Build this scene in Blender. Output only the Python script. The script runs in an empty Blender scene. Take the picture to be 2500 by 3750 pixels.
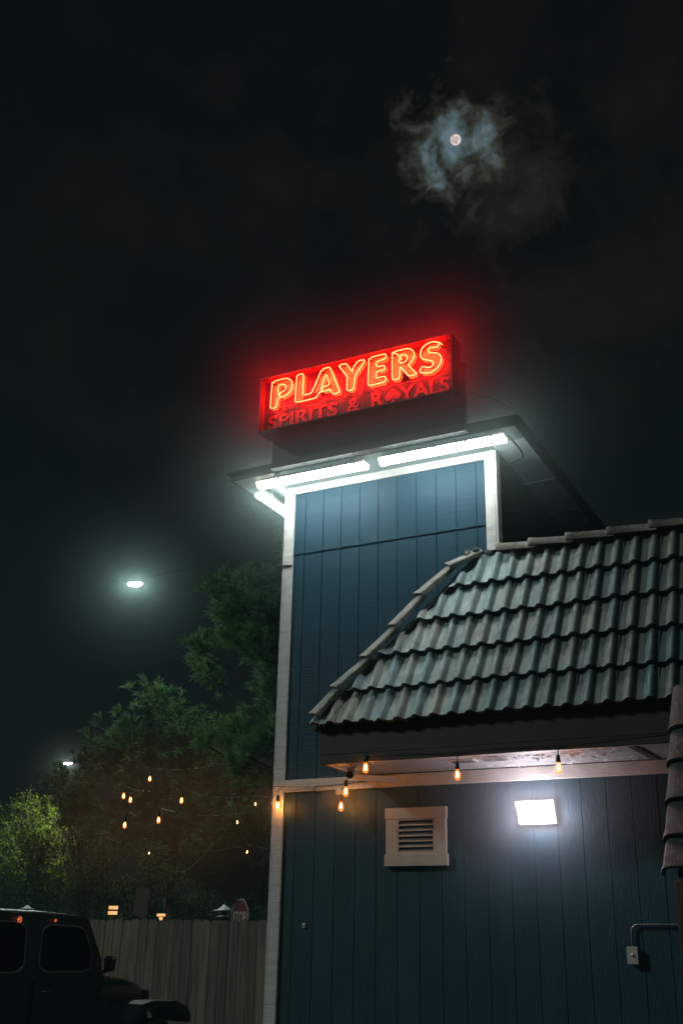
import bpy, math, random
from mathutils import Vector, Matrix
R = math.radians
random.seed(7)
scene = bpy.context.scene
col = scene.collection

# ---------------------------------------------------------------- materials
def new_mat(name):
    m = bpy.data.materials.new(name); m.use_nodes = True
    nt = m.node_tree; nt.nodes.clear()
    out = nt.nodes.new('ShaderNodeOutputMaterial')
    return m, nt, out

def mat(name, c1, c2=None, rough=0.6, scale=4.0, stretch=(1, 1, 1), bump=0.0, bscale=None,
        metallic=0.0, detail=6.0, attr=None, spec=0.5, lo=0.35, hi=0.65, bstretch=None, coat=0.0):
    m, nt, out = new_mat(name)
    N, L = nt.nodes, nt.links
    b = N.new('ShaderNodeBsdfPrincipled')
    L.new(b.outputs[0], out.inputs[0])
    tc = N.new('ShaderNodeTexCoord'); mp = N.new('ShaderNodeMapping')
    mp.inputs['Scale'].default_value = stretch
    L.new(tc.outputs['Object'], mp.inputs[0])
    nz = N.new('ShaderNodeTexNoise'); nz.inputs['Scale'].default_value = scale
    nz.inputs['Detail'].default_value = detail
    L.new(mp.outputs[0], nz.inputs['Vector'])
    cr = N.new('ShaderNodeValToRGB')
    cr.color_ramp.elements[0].position = lo; cr.color_ramp.elements[1].position = hi
    c2 = c2 or tuple(x * 0.75 for x in c1)
    cr.color_ramp.elements[0].color = (*c2, 1); cr.color_ramp.elements[1].color = (*c1, 1)
    L.new(nz.outputs[0], cr.inputs[0])
    src = cr.outputs[0]
    if attr:
        a = N.new('ShaderNodeAttribute'); a.attribute_name = attr
        mx = N.new('ShaderNodeMix'); mx.data_type = 'RGBA'; mx.blend_type = 'MULTIPLY'
        mx.inputs[0].default_value = 1.0
        L.new(a.outputs['Color'], mx.inputs[6]); L.new(src, mx.inputs[7]); src = mx.outputs[2]
    L.new(src, b.inputs['Base Color'])
    b.inputs['Roughness'].default_value = rough
    b.inputs['Metallic'].default_value = metallic
    b.inputs['Specular IOR Level'].default_value = spec
    b.inputs['Coat Weight'].default_value = coat
    b.inputs['Coat Roughness'].default_value = 0.05
    if bump:
        mp2 = N.new('ShaderNodeMapping'); mp2.inputs['Scale'].default_value = bstretch or stretch
        L.new(tc.outputs['Object'], mp2.inputs[0])
        n2 = N.new('ShaderNodeTexNoise'); n2.inputs['Scale'].default_value = bscale or scale * 6
        n2.inputs['Detail'].default_value = 5
        L.new(mp2.outputs[0], n2.inputs['Vector'])
        bp = N.new('ShaderNodeBump'); bp.inputs['Strength'].default_value = bump
        bp.inputs['Distance'].default_value = 0.01
        L.new(n2.outputs[0], bp.inputs['Height']); L.new(bp.outputs[0], b.inputs['Normal'])
    return m

def emis(name, c, s, c2=None, scale=6.0):
    m, nt, out = new_mat(name)
    e = nt.nodes.new('ShaderNodeEmission'); e.inputs[0].default_value = (*c, 1); e.inputs[1].default_value = s
    if c2:
        nz = nt.nodes.new('ShaderNodeTexNoise'); nz.inputs['Scale'].default_value = scale
        tc = nt.nodes.new('ShaderNodeTexCoord'); nt.links.new(tc.outputs['Object'], nz.inputs['Vector'])
        cr = nt.nodes.new('ShaderNodeValToRGB')
        cr.color_ramp.elements[0].position = .38; cr.color_ramp.elements[1].position = .6
        cr.color_ramp.elements[0].color = (*c2, 1); cr.color_ramp.elements[1].color = (*c, 1)
        nt.links.new(nz.outputs[0], cr.inputs[0]); nt.links.new(cr.outputs[0], e.inputs[0])
    nt.links.new(e.outputs[0], out.inputs[0])
    return m

M = {}
M['siding'] = mat('navy_siding_paint', (.017, .070, .112), (.013, .056, .090), .5, 3.5, (.8, 1, 10), .38, 5, bstretch=(1.0, 1, 13), spec=.25, detail=9, lo=.3, hi=.7)
M['siding_low'] = mat('dark_navy_siding_paint', (.013, .062, .098), (.009, .044, .074), .5, 1.3, (3, 1, 1), .5, 9, bstretch=(14, 1, 1.2))
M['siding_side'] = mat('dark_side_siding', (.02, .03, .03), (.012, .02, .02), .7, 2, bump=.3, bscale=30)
M['trim'] = mat('white_trim_paint', (.74, .71, .69), (.60, .58, .56), .55, 3, (1, 1, 6), .7, 12, bstretch=(1, 1, 9), lo=.3, hi=.55)
M['trim_h'] = mat('white_board_paint', (.74, .71, .69), (.56, .53, .50), .55, 4, (1, 1, 1), .5, 14, bstretch=(1, 1, 9), lo=.3, hi=.55)
M['vent'] = mat('grey_vent_paint', (.56, .52, .48), (.48, .45, .41), .6, 4, bump=.15, bscale=40)
M['soffit_lit'] = mat('lightened_soffit', (.80, .88, .90), (.55, .64, .66), .35, 2.2, bump=.5, bscale=14, lo=.3, hi=.7)  # soffit colour lightened in place of bounced light
M['vent_dark'] = mat('shaded_louvre_paint', (.10, .12, .12), (.07, .085, .085), .7, 4)  # shade between the slats put into the blade colour
M['soffit'] = mat('peeling_soffit_paint', (.46, .47, .50), (.38, .39, .42), .4, 5, (1, 2, 1), .5, 7, lo=.35, hi=.6)
M['soffit_top'] = mat('aged_soffit_paint', (.21, .27, .285), (.14, .19, .205), .4, 3.5, (1, 1, 1), .9, 9, lo=.35, hi=.6)
M['fascia'] = mat('dark_fascia_paint', (.060, .046, .034), (.045, .035, .027), .5, 2, (1, 1, 1), .12, 9, bstretch=(1, 1, 5))
M['brown'] = mat('brown_board_paint', (.16, .075, .03), (.10, .045, .02), .6, 3, (1, 1, .3), .3, 20)
M['tile'] = mat('concrete_tile', (1, 1, 1), (.66, .66, .66), .5, 9, (1, 1, 1), .35, 60, attr='tint', lo=.3, hi=.6, spec=.5)
M['cap'] = mat('concrete_cap', (.40, .37, .32), (.22, .21, .18), .6, 14, (1, 1, 1), .9, 90, lo=.35, hi=.6)
M['capdark'] = mat('weathered_cap', (.085, .10, .095), (.045, .055, .052), .6, 14, (1, 1, 1), .9, 80, lo=.35, hi=.6)
M['mortar'] = mat('mortar', (.30, .29, .27), (.12, .12, .11), .9, 12, bump=1, bscale=30)
M['metalw'] = mat('white_metal', (.70, .70, .68), (.5, .5, .48), .4, 6)
M['metalg'] = mat('grey_metal', (.22, .23, .23), (.14, .15, .15), .4, 6, metallic=.6)
M['endcap'] = mat('dirty_plastic', (.55, .50, .42), (.20, .17, .13), .5, 22, lo=.4, hi=.55)
M['black'] = mat('black_rubber', (.012, .012, .013), (.008, .008, .009), .5, 8)
M['asphalt'] = mat('asphalt', (.055, .055, .055), (.035, .035, .036), .85, 3, bump=.6, bscale=60)
M['fence'] = mat('fence_wood', (.25, .205, .155), (.12, .10, .08), .85, 2.5, (9, 1, .6), .6, 8, bstretch=(12, 1, .6), attr='tint')
M['car'] = mat('black_car_paint', (.009, .014, .016), (.006, .010, .012), .16, 3, coat=.8)
M['carplastic'] = mat('black_car_plastic', (.012, .013, .014), (.008, .009, .01), .55, 12, bump=.2, bscale=90)
M['hardtop'] = mat('black_hardtop', (.016, .020, .022), (.010, .013, .015), .3, 12, bump=.2, bscale=120)
M['seat'] = mat('seat_cloth', (.02, .02, .02), (.012, .012, .012), .9, 20)
M['chrome'] = mat('bright_metal', (.6, .6, .6), (.45, .45, .45), .2, 5, metallic=1)
M['seal'] = mat('window_seal', (.12, .13, .13), (.07, .08, .08), .4, 15)
M['bark'] = mat('bark', (.10, .075, .055), (.045, .035, .028), .9, 9, (1, 1, .3), .9, 20)
M['bark_pale'] = mat('pale_bark', (.22, .23, .15), (.12, .13, .08), .85, 6, bump=.6, bscale=25)
M['bark_dark'] = mat('dark_bark', (.02, .017, .014), (.012, .010, .009), .9, 6, bump=.6, bscale=25)
M['panel_red'] = mat('red_sign_panel', (.055, .006, .004), (.045, .005, .004), .5, 2, (1, 1, 1))
M['panel_maroon'] = mat('maroon_sign_panel', (.016, .002, .003), (.012, .002, .003), .5, 2)
M['letter_red'] = mat('cream_letter_paint', (.30, .70, .25), (.26, .6, .2), .45, 3)
M['text_red'] = mat('red_letter_paint', (.34, .012, .008), (.28, .010, .008), .5, 3)
M['endcap_lit'] = emis('glowing_dirty_end_cap', (1.0, .88, .70), 7.0, (.30, .22, .13), 30)
M['sign_metal'] = mat('dark_sign_metal', (.022, .022, .021), (.014, .014, .014), .6, 3)
M['ledge'] = mat('dull_ledge_metal', (.07, .075, .072), (.05, .055, .052), .6, 3)
M['matte_black'] = mat('matte_black_pole', (.004, .004, .004), (.003, .003, .003), 1.0, 3, spec=0)
M['sign_inner'] = mat('sign_return_paint', (.12, .02, .014), (.10, .015, .012), .5, 3)
M['stop_red'] = mat('stop_sign_red', (.15, .018, .026), (.13, .015, .022), .5, 9)
M['stop_white'] = mat('stop_sign_white', (.42, .44, .36), (.36, .38, .30), .5, 9)
M['rust_board'] = mat('red_brown_board', (.06, .024, .016), (.04, .018, .012), .7, 4)
M['lens_clear'] = mat('amber_reflector', (.5, .12, .02), (.4, .08, .02), .3, 9)

def leaf_mat(name, c1, c2, trans=.35):
    m, nt, out = new_mat(name)
    N, L = nt.nodes, nt.links
    g = N.new('ShaderNodeNewGeometry')
    tc = N.new('ShaderNodeTexCoord'); nz = N.new('ShaderNodeTexNoise'); nz.inputs['Scale'].default_value = 2.2
    L.new(tc.outputs['Object'], nz.inputs['Vector'])
    ad = N.new('ShaderNodeMath'); ad.operation = 'MULTIPLY_ADD'; ad.inputs[1].default_value = .45
    L.new(g.outputs['Random Per Island'], ad.inputs[0]); 
    ms = N.new('ShaderNodeMath'); ms.operation = 'MULTIPLY'; ms.inputs[1].default_value = .6
    L.new(nz.outputs[0], ms.inputs[0]); L.new(ms.outputs[0], ad.inputs[2])
    cr = N.new('ShaderNodeValToRGB')
    cr.color_ramp.elements[0].position = .2; cr.color_ramp.elements[1].position = .75
    cr.color_ramp.elements[0].color = (*c2, 1); cr.color_ramp.elements[1].color = (*c1, 1)
    L.new(ad.outputs[0], cr.inputs[0])
    d = N.new('ShaderNodeBsdfDiffuse'); t = N.new('ShaderNodeBsdfTranslucent'); mx = N.new('ShaderNodeMixShader')
    L.new(cr.outputs[0], d.inputs[0]); L.new(cr.outputs[0], t.inputs[0]); mx.inputs[0].default_value = trans
    L.new(d.outputs[0], mx.inputs[1]); L.new(t.outputs[0], mx.inputs[2]); L.new(mx.outputs[0], out.inputs[0])
    return m
M['pine'] = leaf_mat('pine_needles', (.28, .48, .20), (.10, .19, .08), .3)  # needles lightened in place of lamp light
M['pine_dim'] = leaf_mat('dim_pine_needles', (.085, .14, .055), (.03, .055, .024), .3)  # darker copy of the needles, dimmer light put into the colour
M['shrub'] = leaf_mat('shrub_leaves', (.075, .12, .04), (.025, .045, .02), .3)
M['spring'] = leaf_mat('spring_leaves', (.26, .36, .05), (.10, .17, .03), .45)

TUBE_S, WALL_S, NEON_S, LAMP_S, BULB_S = 30.0, 28.0, 105.0, 1000.0, 270.0
M['tube'] = emis('lit_fluorescent_cover', (.90, 1.0, .97), TUBE_S)
M['wallpack'] = emis('lit_wall_lens', (1.0, .89, .96), WALL_S)
M['neon'] = emis('lit_neon', (1.0, .0105, .0034), NEON_S)
M['lamp'] = emis('lit_street_lens', (.80, 1.0, .93), LAMP_S)
M['lamp2'] = emis('lit_far_street_lens', (.93, 1.0, .66), 1000.0)
M['filament'] = emis('lit_filament', (1.0, .42, .10), BULB_S)
M['amber_panel'] = emis('lit_amber_panel', (1.0, .55, .24), 1.1, (1.0, .42, .15), 12)
M['amber_glint'] = emis('glowing_amber_glint', (1.0, .20, .05), .9, (.25, .03, .01), 60)  # glows in place of bulb reflections on the car roof
M['moon'] = emis('moon_surface', (.86, .74, .71), .95, (.50, .42, .41), .55)

def bulb_glass():
    m, nt, out = new_mat('amber_bulb_glass')
    N, L = nt.nodes, nt.links
    t = N.new('ShaderNodeBsdfTransparent'); t.inputs[0].default_value = (1, .78, .5, 1)
    e = N.new('ShaderNodeEmission'); e.inputs[0].default_value = (1, .30, .06, 1); e.inputs[1].default_value = .55
    a = N.new('ShaderNodeAddShader'); L.new(t.outputs[0], a.inputs[0]); L.new(e.outputs[0], a.inputs[1])
    L.new(a.outputs[0], out.inputs[0]); return m
M['bulb'] = bulb_glass()

def car_glass():
    m, nt, out = new_mat('tinted_car_glass')
    N, L = nt.nodes, nt.links
    t = N.new('ShaderNodeBsdfTransparent'); t.inputs[0].default_value = (.80, .84, .84, 1)
    g = N.new('ShaderNodeBsdfGlossy'); g.inputs[1].default_value = .02
    f = N.new('ShaderNodeFresnel'); f.inputs[0].default_value = 1.45
    mx = N.new('ShaderNodeMixShader'); L.new(f.outputs[0], mx.inputs[0])
    L.new(t.outputs[0], mx.inputs[1]); L.new(g.outputs[0], mx.inputs[2]); L.new(mx.outputs[0], out.inputs[0])
    return m
M['glass'] = car_glass()

# ---------------------------------------------------------------- mesh builder
class MB:
    def __init__(s): s.v = []; s.f = []; s.tint = []; s.smooth = []
    def add(s, vs, fs, smooth=False, tint=None):
        o = len(s.v); s.v += [tuple(p) for p in vs]
        for f in fs:
            s.f.append(tuple(i + o for i in f)); s.smooth.append(smooth); s.tint.append(tint or (1, 1, 1))
        return s
    def box(s, x0, x1, y0, y1, z0, z1, bev=0, tint=None):
        if bev:
            b = min(bev, (x1-x0)/2.2, (y1-y0)/2.2, (z1-z0)/2.2)
            vs = []; 
            for z in (0, 1):
                for k, (px, py) in enumerate(((x0, y0), (x1, y0), (x1, y1), (x0, y1))):
                    sx = 1 if px == x0 else -1; sy = 1 if py == y0 else -1; sz = 1 if z == 0 else -1
                    zz = z0 if z == 0 else z1
                    vs += [(px+sx*b, py+sy*b, zz), (px+sx*b, py, zz+sz*b), (px, py+sy*b, zz+sz*b)]
            I = lambda z, k, j: (z*4+k % 4)*3+j
            fs = [(I(0,3,0), I(0,2,0), I(0,1,0), I(0,0,0)), (I(1,0,0), I(1,1,0), I(1,2,0), I(1,3,0))]
            # side faces: k->k+1 edges; front uses j=1 for y faces, j=2 for x faces
            fs += [(I(0,0,1), I(0,1,1), I(1,1,1), I(1,0,1)), (I(0,1,2), I(0,2,2), I(1,2,2), I(1,1,2)),
                   (I(0,2,1), I(0,3,1), I(1,3,1), I(1,2,1)), (I(0,3,2), I(0,0,2), I(1,0,2), I(1,3,2))]
            for k, j in ((0, 1), (1, 2), (2, 1), (3, 2)):
                fs.append((I(0,k,0), I(0,k+1,0), I(0,k+1,j), I(0,k,j)))
                fs.append((I(1,k,j), I(1,k+1,j), I(1,k+1,0), I(1,k,0)))
            for k in range(4):
                a, c = ((2, 1) if k in (0, 2) else (1, 2))
                fs.append((I(0,k,a), I(0,k,c), I(1,k,c), I(1,k,a)))
                fs.append((I(0,k,0), I(0,k,c), I(0,k,a))); fs.append((I(1,k,0), I(1,k,a), I(1,k,c)))
            return s.add(vs, fs, tint=tint)
        vs = [(x0,y0,z0),(x1,y0,z0),(x1,y1,z0),(x0,y1,z0),(x0,y0,z1),(x1,y0,z1),(x1,y1,z1),(x0,y1,z1)]
        return s.add(vs, [(3,2,1,0),(4,5,6,7),(0,1,5,4),(1,2,6,5),(2,3,7,6),(3,0,4,7)], tint=tint)
    def obox(s, p, ax, ay, az):
        """oriented box: corner p, edge vectors"""
        p, ax, ay, az = map(Vector, (p, ax, ay, az))
        vs = [p, p+ax, p+ax+ay, p+ay, p+az, p+ax+az, p+ax+ay+az, p+ay+az]
        return s.add(vs, [(3,2,1,0),(4,5,6,7),(0,1,5,4),(1,2,6,5),(2,3,7,6),(3,0,4,7)])
    def tube(s, pts, r, n=8, closed=False, smooth=True, caps=True):
        pts = [Vector(p) for p in pts]; m = len(pts)
        rr = r if isinstance(r, (list, tuple)) else [r]*m
        vs = []; fs = []
        up = None
        for i, p in enumerate(pts):
            a = pts[(i-1) % m] if (closed or i > 0) else p
            b = pts[(i+1) % m] if (closed or i < m-1) else p
            t = (b-a); t = t.normalized() if t.length > 1e-9 else Vector((0, 0, 1))
            if up is None:
                up = Vector((0, 1, 0)) if abs(t.y) < .9 else Vector((1, 0, 0))
            u = up - t*up.dot(t); u = u.normalized() if u.length > 1e-6 else t.orthogonal().normalized(); up = u
            w = t.cross(u)
            for k in range(n):
                an = 2*math.pi*k/n
                vs.append(p + (u*math.cos(an)+w*math.sin(an))*rr[i])
        for i in range(m if closed else m-1):
            for k in range(n):
                j = (i+1) % m
                fs.append((i*n+k, i*n+(k+1) % n, j*n+(k+1) % n, j*n+k))
        s.add(vs, fs, smooth)
        if caps and not closed:
            s.add(vs[:n], [tuple(range(n))[::-1]]); s.add(vs[-n:], [tuple(range(n))])
        return s
    def lathe(s, c, prof, n=16, axis='z', smooth=True):
        """prof: list (r, h) along axis from centre c"""
        c = Vector(c); vs = []; fs = []
        for r, h in prof:
            for k in range(n):
                a = 2*math.pi*k/n
                x, y = r*math.cos(a), r*math.sin(a)
                q = {'z': (x, y, h), 'x': (h, x, y), 'y': (x, h, y)}[axis]
                vs.append(c+Vector(q))
        for i in range(len(prof)-1):
            for k in range(n):
                fs.append((i*n+k, i*n+(k+1) % n, (i+1)*n+(k+1) % n, (i+1)*n+k))
        s.add(vs, fs, smooth)
        s.add(vs[:n], [tuple(range(n))[::-1]]); s.add(vs[-n:], [tuple(range(n))])
        return s
    def prism(s, poly, a, d, plane='xz', smooth=False):
        """polygon extruded; plane xz: poly (x,z), y from a to a+d; yz: poly (y,z), x from a to a+d"""
        n = len(poly)
        if plane == 'xz': f = lambda p, t: (p[0], t, p[1])
        elif plane == 'yz': f = lambda p, t: (t, p[0], p[1])
        else: f = lambda p, t: (p[0], p[1], t)
        vs = [f(p, a) for p in poly]+[f(p, a+d) for p in poly]
        fs = [(i, (i+1) % n, n+(i+1) % n, n+i) for i in range(n)]
        s.add(vs, fs, smooth)
        s.add(vs[:n], [tuple(range(n))]); s.add(vs[n:], [tuple(range(n))[::-1]])
        return s
    def build(s, name, material, parent=None, loc=None, flip=True):
        me = bpy.data.meshes.new(name)
        base = Vector(loc) if loc is not None else (Vector(parent['_base']) if parent is not None and '_base' in parent else Vector((0, 0, 0)))
        me.from_pydata([tuple(Vector(p)-base) for p in s.v], [], s.f)
        me.polygons.foreach_set('use_smooth', s.smooth)
        if any(t != (1, 1, 1) for t in s.tint):
            ca = me.color_attributes.new('tint', 'FLOAT_COLOR', 'CORNER')
            buf = []
            for p, t in zip(me.polygons, s.tint):
                buf += [t[0], t[1], t[2], 1.0]*p.loop_total
            ca.data.foreach_set('color', buf)
        elif material and material.name in ('concrete_tile', 'fence_wood'):
            ca = me.color_attributes.new('tint', 'FLOAT_COLOR', 'CORNER')
            ca.data.foreach_set('color', [.3, .3, .3, 1.0]*len(me.loops))
        me.update()
        if flip:
            import bmesh
            if len(s.f) < 60000:
                bm = bmesh.new(); bm.from_mesh(me); bmesh.ops.recalc_face_normals(bm, faces=bm.faces); bm.to_mesh(me); bm.free()
        o = bpy.data.objects.new(name, me)
        if material: me.materials.append(material)
        col.objects.link(o)
        if parent is not None:
            o.parent = parent
            o['_base'] = tuple(base)
        else:
            o.location = base
            o['_base'] = tuple(base)
        return o

def tag(o, label=None, cat=None, group=None, kind=None):
    if label: o['label'] = label
    if cat: o['category'] = cat
    if group: o['group'] = group
    if kind: o['kind'] = kind
    return o

def empty(name, loc, label=None, cat=None, group=None):
    o = bpy.data.objects.new(name, None); col.objects.link(o)
    o.location = loc; o.empty_display_size = .1; o['_base'] = tuple(loc)
    tag(o, label, cat, group)
    return o

def copy_tree(o, parent=None):
    c = o.copy(); col.objects.link(c)
    if parent is not None: c.parent = parent
    for ch in list(o.children): copy_tree(ch, c)
    return c

def chaikin(pts, it=2, closed=True, w=.25):
    for _ in range(it):
        out = []
        n = len(pts)
        for i in range(n if closed else n-1):
            a, b = Vector(pts[i]), Vector(pts[(i+1) % n])
            out += [a.lerp(b, w), a.lerp(b, 1-w)]
        if not closed: out = [Vector(pts[0])]+out+[Vector(pts[-1])]
        pts = out
    return pts

EYE = 1.54
YW = 8.76                       # wall plane

# ---------------------------------------------------------------- ground
g = MB().add([(-150, -60, 0), (150, -60, 0), (150, 200, 0), (-150, 200, 0)], [(0, 1, 2, 3)])
tag(g.build('ground', M['asphalt']), kind='structure')

# ---------------------------------------------------------------- the bar building
bld = empty('bar_building', (-2.5, 8.76, 0),
            'dark blue wood sided bar building with a tall corner tower and tiled eave', 'building')
GR0, GSP = -4.983, .2018
def siding(x0, x1, z0, z1, y, gw=.009, gd=.007, seams=(), phase=GR0):
    """vertical grooved plywood siding: a profile along x, extruded in z"""
    prof = [(x0, y)]
    k = math.ceil((x0-phase+.02)/GSP)
    x = phase+k*GSP
    while x < x1-.02:
        prof += [(x-gw/2, y), (x-gw/2+.002, y+gd), (x+gw/2-.002, y+gd), (x+gw/2, y)]
        x += GSP
    prof.append((x1, y))
    m = MB(); zs = [z0]+list(seams)+[z1]
    for a, b in zip(zs[:-1], zs[1:]):
        vs = []; fs = []
        for p in prof: vs += [(p[0], p[1], a), (p[0], p[1], b)]
        for i in range(len(prof)-1): fs.append((2*i, 2*i+2, 2*i+3, 2*i+1))
        m.add(vs, fs)
    return m
# tower front above the eave band, with a lapped seam
m = siding(-5.19, -2.99, 2.9, 5.160, YW)
m2 = siding(-5.19, -2.99, 5.176, 5.9, YW)
m.v += []; o = len(m.v); m.v += m2.v; m.f += [tuple(i+o for i in f) for f in m2.f]; m.smooth += m2.smooth; m.tint += m2.tint
m.build('tower_wall', M['siding'], bld, flip=False)
MB().box(-5.10, -3.06, YW-.010, YW+.02, 5.158, 5.167).box(-5.10, -3.06, YW-.004, YW+.02, 5.167, 5.178).build('seam_flashing', M['siding'], bld)
siding(-5.19, 3.0, 0.0, 2.9, YW+.004, gw=.007, gd=.004).build('lower_wall', M['siding_low'], bld, flip=False)
# nail heads
nm = MB()
rn = random.Random(3)
for k in range(-1, 10):
    for z in [3.1+.3*i for i in range(9)]:
        if rn.random() < .55:
            x = GR0+GSP*k+rn.choice((-.03, .03))+rn.uniform(-.006, .006); zz = z+rn.uniform(-.05, .05)
            if -5.08 < x < -3.08: nm.lathe((x, YW, zz), [(.0045, .001), (.003, -.0035)], 6, 'y')
tag(nm.build('nail_heads', M['siding'], bld), kind='stuff')
# tower side wall (right) and left wall, back
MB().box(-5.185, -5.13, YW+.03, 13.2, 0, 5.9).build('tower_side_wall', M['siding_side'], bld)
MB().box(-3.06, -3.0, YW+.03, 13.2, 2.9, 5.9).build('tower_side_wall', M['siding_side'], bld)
MB().box(-5.18, 3.0, 13.2, 13.3, 0, 4.7).box(-5.18, -3.0, 13.2, 13.3, 4.7, 5.9).build('back_wall', M['siding_side'], bld)
MB().box(-2.99, 3.0, 8.80, 13.2, 4.70, 4.78).build('flat_roof', M['asphalt'], bld)
# corner trims (front boards 9 cm, return boards)
MB().box(-5.200, -5.104, YW-.022, YW+.0, .0, 5.893, .003).build('corner_trim', M['trim'], bld)
MB().box(-5.222, -5.201, YW-.020, YW+.085, .0, 5.893, .003).build('corner_trim', M['trim'], bld)
MB().box(-3.074, -2.980, YW-.022, YW+.0, 4.90, 5.893, .003).build('corner_trim', M['trim'], bld)
MB().box(-2.979, -2.958, YW-.020, YW+.085, 4.90, 5.893, .003).build('corner_trim', M['trim'], bld)
# top trim under soffit
MB().box(-5.103, -3.075, YW-.020, YW, 5.812, 5.893, .003).build('top_trim', M['trim_h'], bld)
# flaking paint on the top trim
fl = MB()
for i in range(46):
    x = rn.uniform(-5.05, -3.15); z = rn.uniform(5.825, 5.885)
    if rn.random() < .5: x = rn.choice((-4.75, -4.62, -4.2, -3.95, -3.55))+rn.gauss(0, .05)
    l = rn.uniform(.006, .022); a = rn.uniform(0, 3.1)
    dx, dz = l*math.cos(a), l*math.sin(a)*.8
    fl.add([(x, YW-.0215, z), (x+dx, YW-.0245, z+dz), (x+dx*.4-dz*.25, YW-.0222, z+dz*.5+dx*.25)], [(0, 1, 2)])
tag(fl.build('paint_flake', M['mortar'], bld), kind='stuff')
# band at eave level (in front of the joint between upper and lower siding)
MB().box(-5.103, 3.0, YW-.020, YW+.003, 2.848, 2.955, .003).build('band_trim', M['trim_h'], bld)

# tower soffit with fascia
SZ = 5.894
ts = MB()
X0, X1, YF, YB = -5.618, -2.615, 8.31, 13.6
ts.box(X0+.02, X1-.02, YF+.02, YB-.02, SZ, SZ+.03)
ts.build('tower_soffit', M['soffit_top'], bld)
MB().box(-2.955, X1-.0225, 8.62, YB-.03, SZ-.003, SZ-.0005).build('lightened_side_soffit', M['soffit_lit'], bld)  # lighter sheet added to brighten the side soffit
for y in (9.61, 10.47, 11.3):
    MB().box(-2.98, -2.645, y, y+.03, SZ-.010, SZ-.0035).build('soffit_batten', M['soffit_lit'], bld)
tf = MB()
tf.box(X0, X1, YF, YF+.019, SZ-.012, SZ+.055).box(X0, X1, YB-.019, YB, SZ-.012, SZ+.055)
tf.box(X0, X0+.019, YF+.0195, YB-.0195, SZ-.012, SZ+.055).box(X1-.019, X1, YF+.0195, YB-.0195, SZ-.012, SZ+.055)
tf.build('tower_fascia', M['sign_metal'], bld)
MB().box(X0-.035, X1+.035, YF-.035, YB+.035, SZ+.056, SZ+.072).build('tower_roof', M['sign_metal'], bld)
# bits of roof moss and grit standing above the right edge
gr = MB()
for i in range(420):
    y = rn.uniform(8.5, 12.8); x = X1+rn.uniform(-.14, .03); h = rn.uniform(.01, .05)
    gr.add([(x-.006, y, SZ+.072), (x+.008, y+.01, SZ+.072), (x+rn.uniform(-.03, .03), y+rn.uniform(-.03, .03), SZ+.072+h)], [(0, 1, 2)])
tag(gr.build('roof_debris', M['mortar'], bld), kind='stuff')

# ------------------------------------------------ mansard roof
YE, ZE, YR, ZR = 7.945, 3.235, 8.735, 4.845       # eave and ridge lines
XH0, XH1 = -4.385, -3.075                          # hip bottom / top
XEND = 2.6
L_sl = math.hypot(YR-YE, ZR-ZE)
ty, tz = (YR-YE)/L_sl, (ZR-ZE)/L_sl
ny, nz = -tz, ty                                   # outward normal
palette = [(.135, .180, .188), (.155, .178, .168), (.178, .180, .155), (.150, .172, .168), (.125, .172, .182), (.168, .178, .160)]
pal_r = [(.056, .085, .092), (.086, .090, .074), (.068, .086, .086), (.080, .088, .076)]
rt = random.Random(11)
roof = MB()
NC = 5
ROLL = .1542; PH = -3.423                          # a roll centre
def hroll(x):
    u = (x-PH)/ROLL; k = math.floor(u+.5); d = (x-(PH+k*ROLL))
    if abs(d) < .050: return .037*(.5+.5*math.cos(math.pi*d/.050))**.62
    return 0.0
cols = []
x = XH0
while x < XEND:
    cols.append(x); x += .0086 if x < -1.0 else .02
for c in range(NC):
    v0 = c/NC-(.012 if c else 0); v1 = (c+1)/NC
    lastcell = None
    for i in range(len(cols)-1):
        xa, xb = cols[i], cols[i+1]
        cell = math.floor((xa-PH+ROLL*.5)/ROLL)      # a roll and the pan beside it
        if cell != lastcell:
            rr_ = random.Random(cell*31+c*977+5)
            f = min(1, max(0, (xa+3.3)/1.6))  # tiles near the tower tinted lighter: strip-light glow put into the colour
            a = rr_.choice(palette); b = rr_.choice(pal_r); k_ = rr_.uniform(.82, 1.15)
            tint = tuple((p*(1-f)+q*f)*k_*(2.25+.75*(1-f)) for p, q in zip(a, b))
            tj = rr_.uniform(-.006, .006) if cell % 2 == 0 else (tj if lastcell is not None else 0)
            lastcell = cell
        vh = (xa-XH0)/(XH1-XH0)
        top = min(v1, vh+.02)
        if top <= v0+.004: continue
        def P(xx, v, lift):
            s = v*L_sl
            h = lift+hroll(xx)
            return (xx, YE+ty*s+ny*h, ZE+tz*s+nz*h)
        lo = v0+tj/L_sl
        la, lb = .052, .052-.050*(top-v0)*NC
        n = 3
        vs = []; 
        for q in range(n+1):
            vv = lo+(top-lo)*q/n; l = la+(lb-la)*q/n
            vs += [P(xa, vv, l), P(xb, vv, l)]
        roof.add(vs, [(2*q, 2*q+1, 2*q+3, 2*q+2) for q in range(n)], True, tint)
        # butt edge under the lip, its shade put into a darker tint
        p0, p1 = Vector(P(xa, lo, la)), Vector(P(xb, lo, la))
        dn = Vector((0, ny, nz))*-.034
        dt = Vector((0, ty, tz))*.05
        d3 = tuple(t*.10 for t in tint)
        roof.add([p0, p1, p1+dn, p0+dn, p1+dn+dt, p0+dn+dt], [(0, 3, 2, 1), (3, 5, 4, 2)], False, d3)
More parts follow.
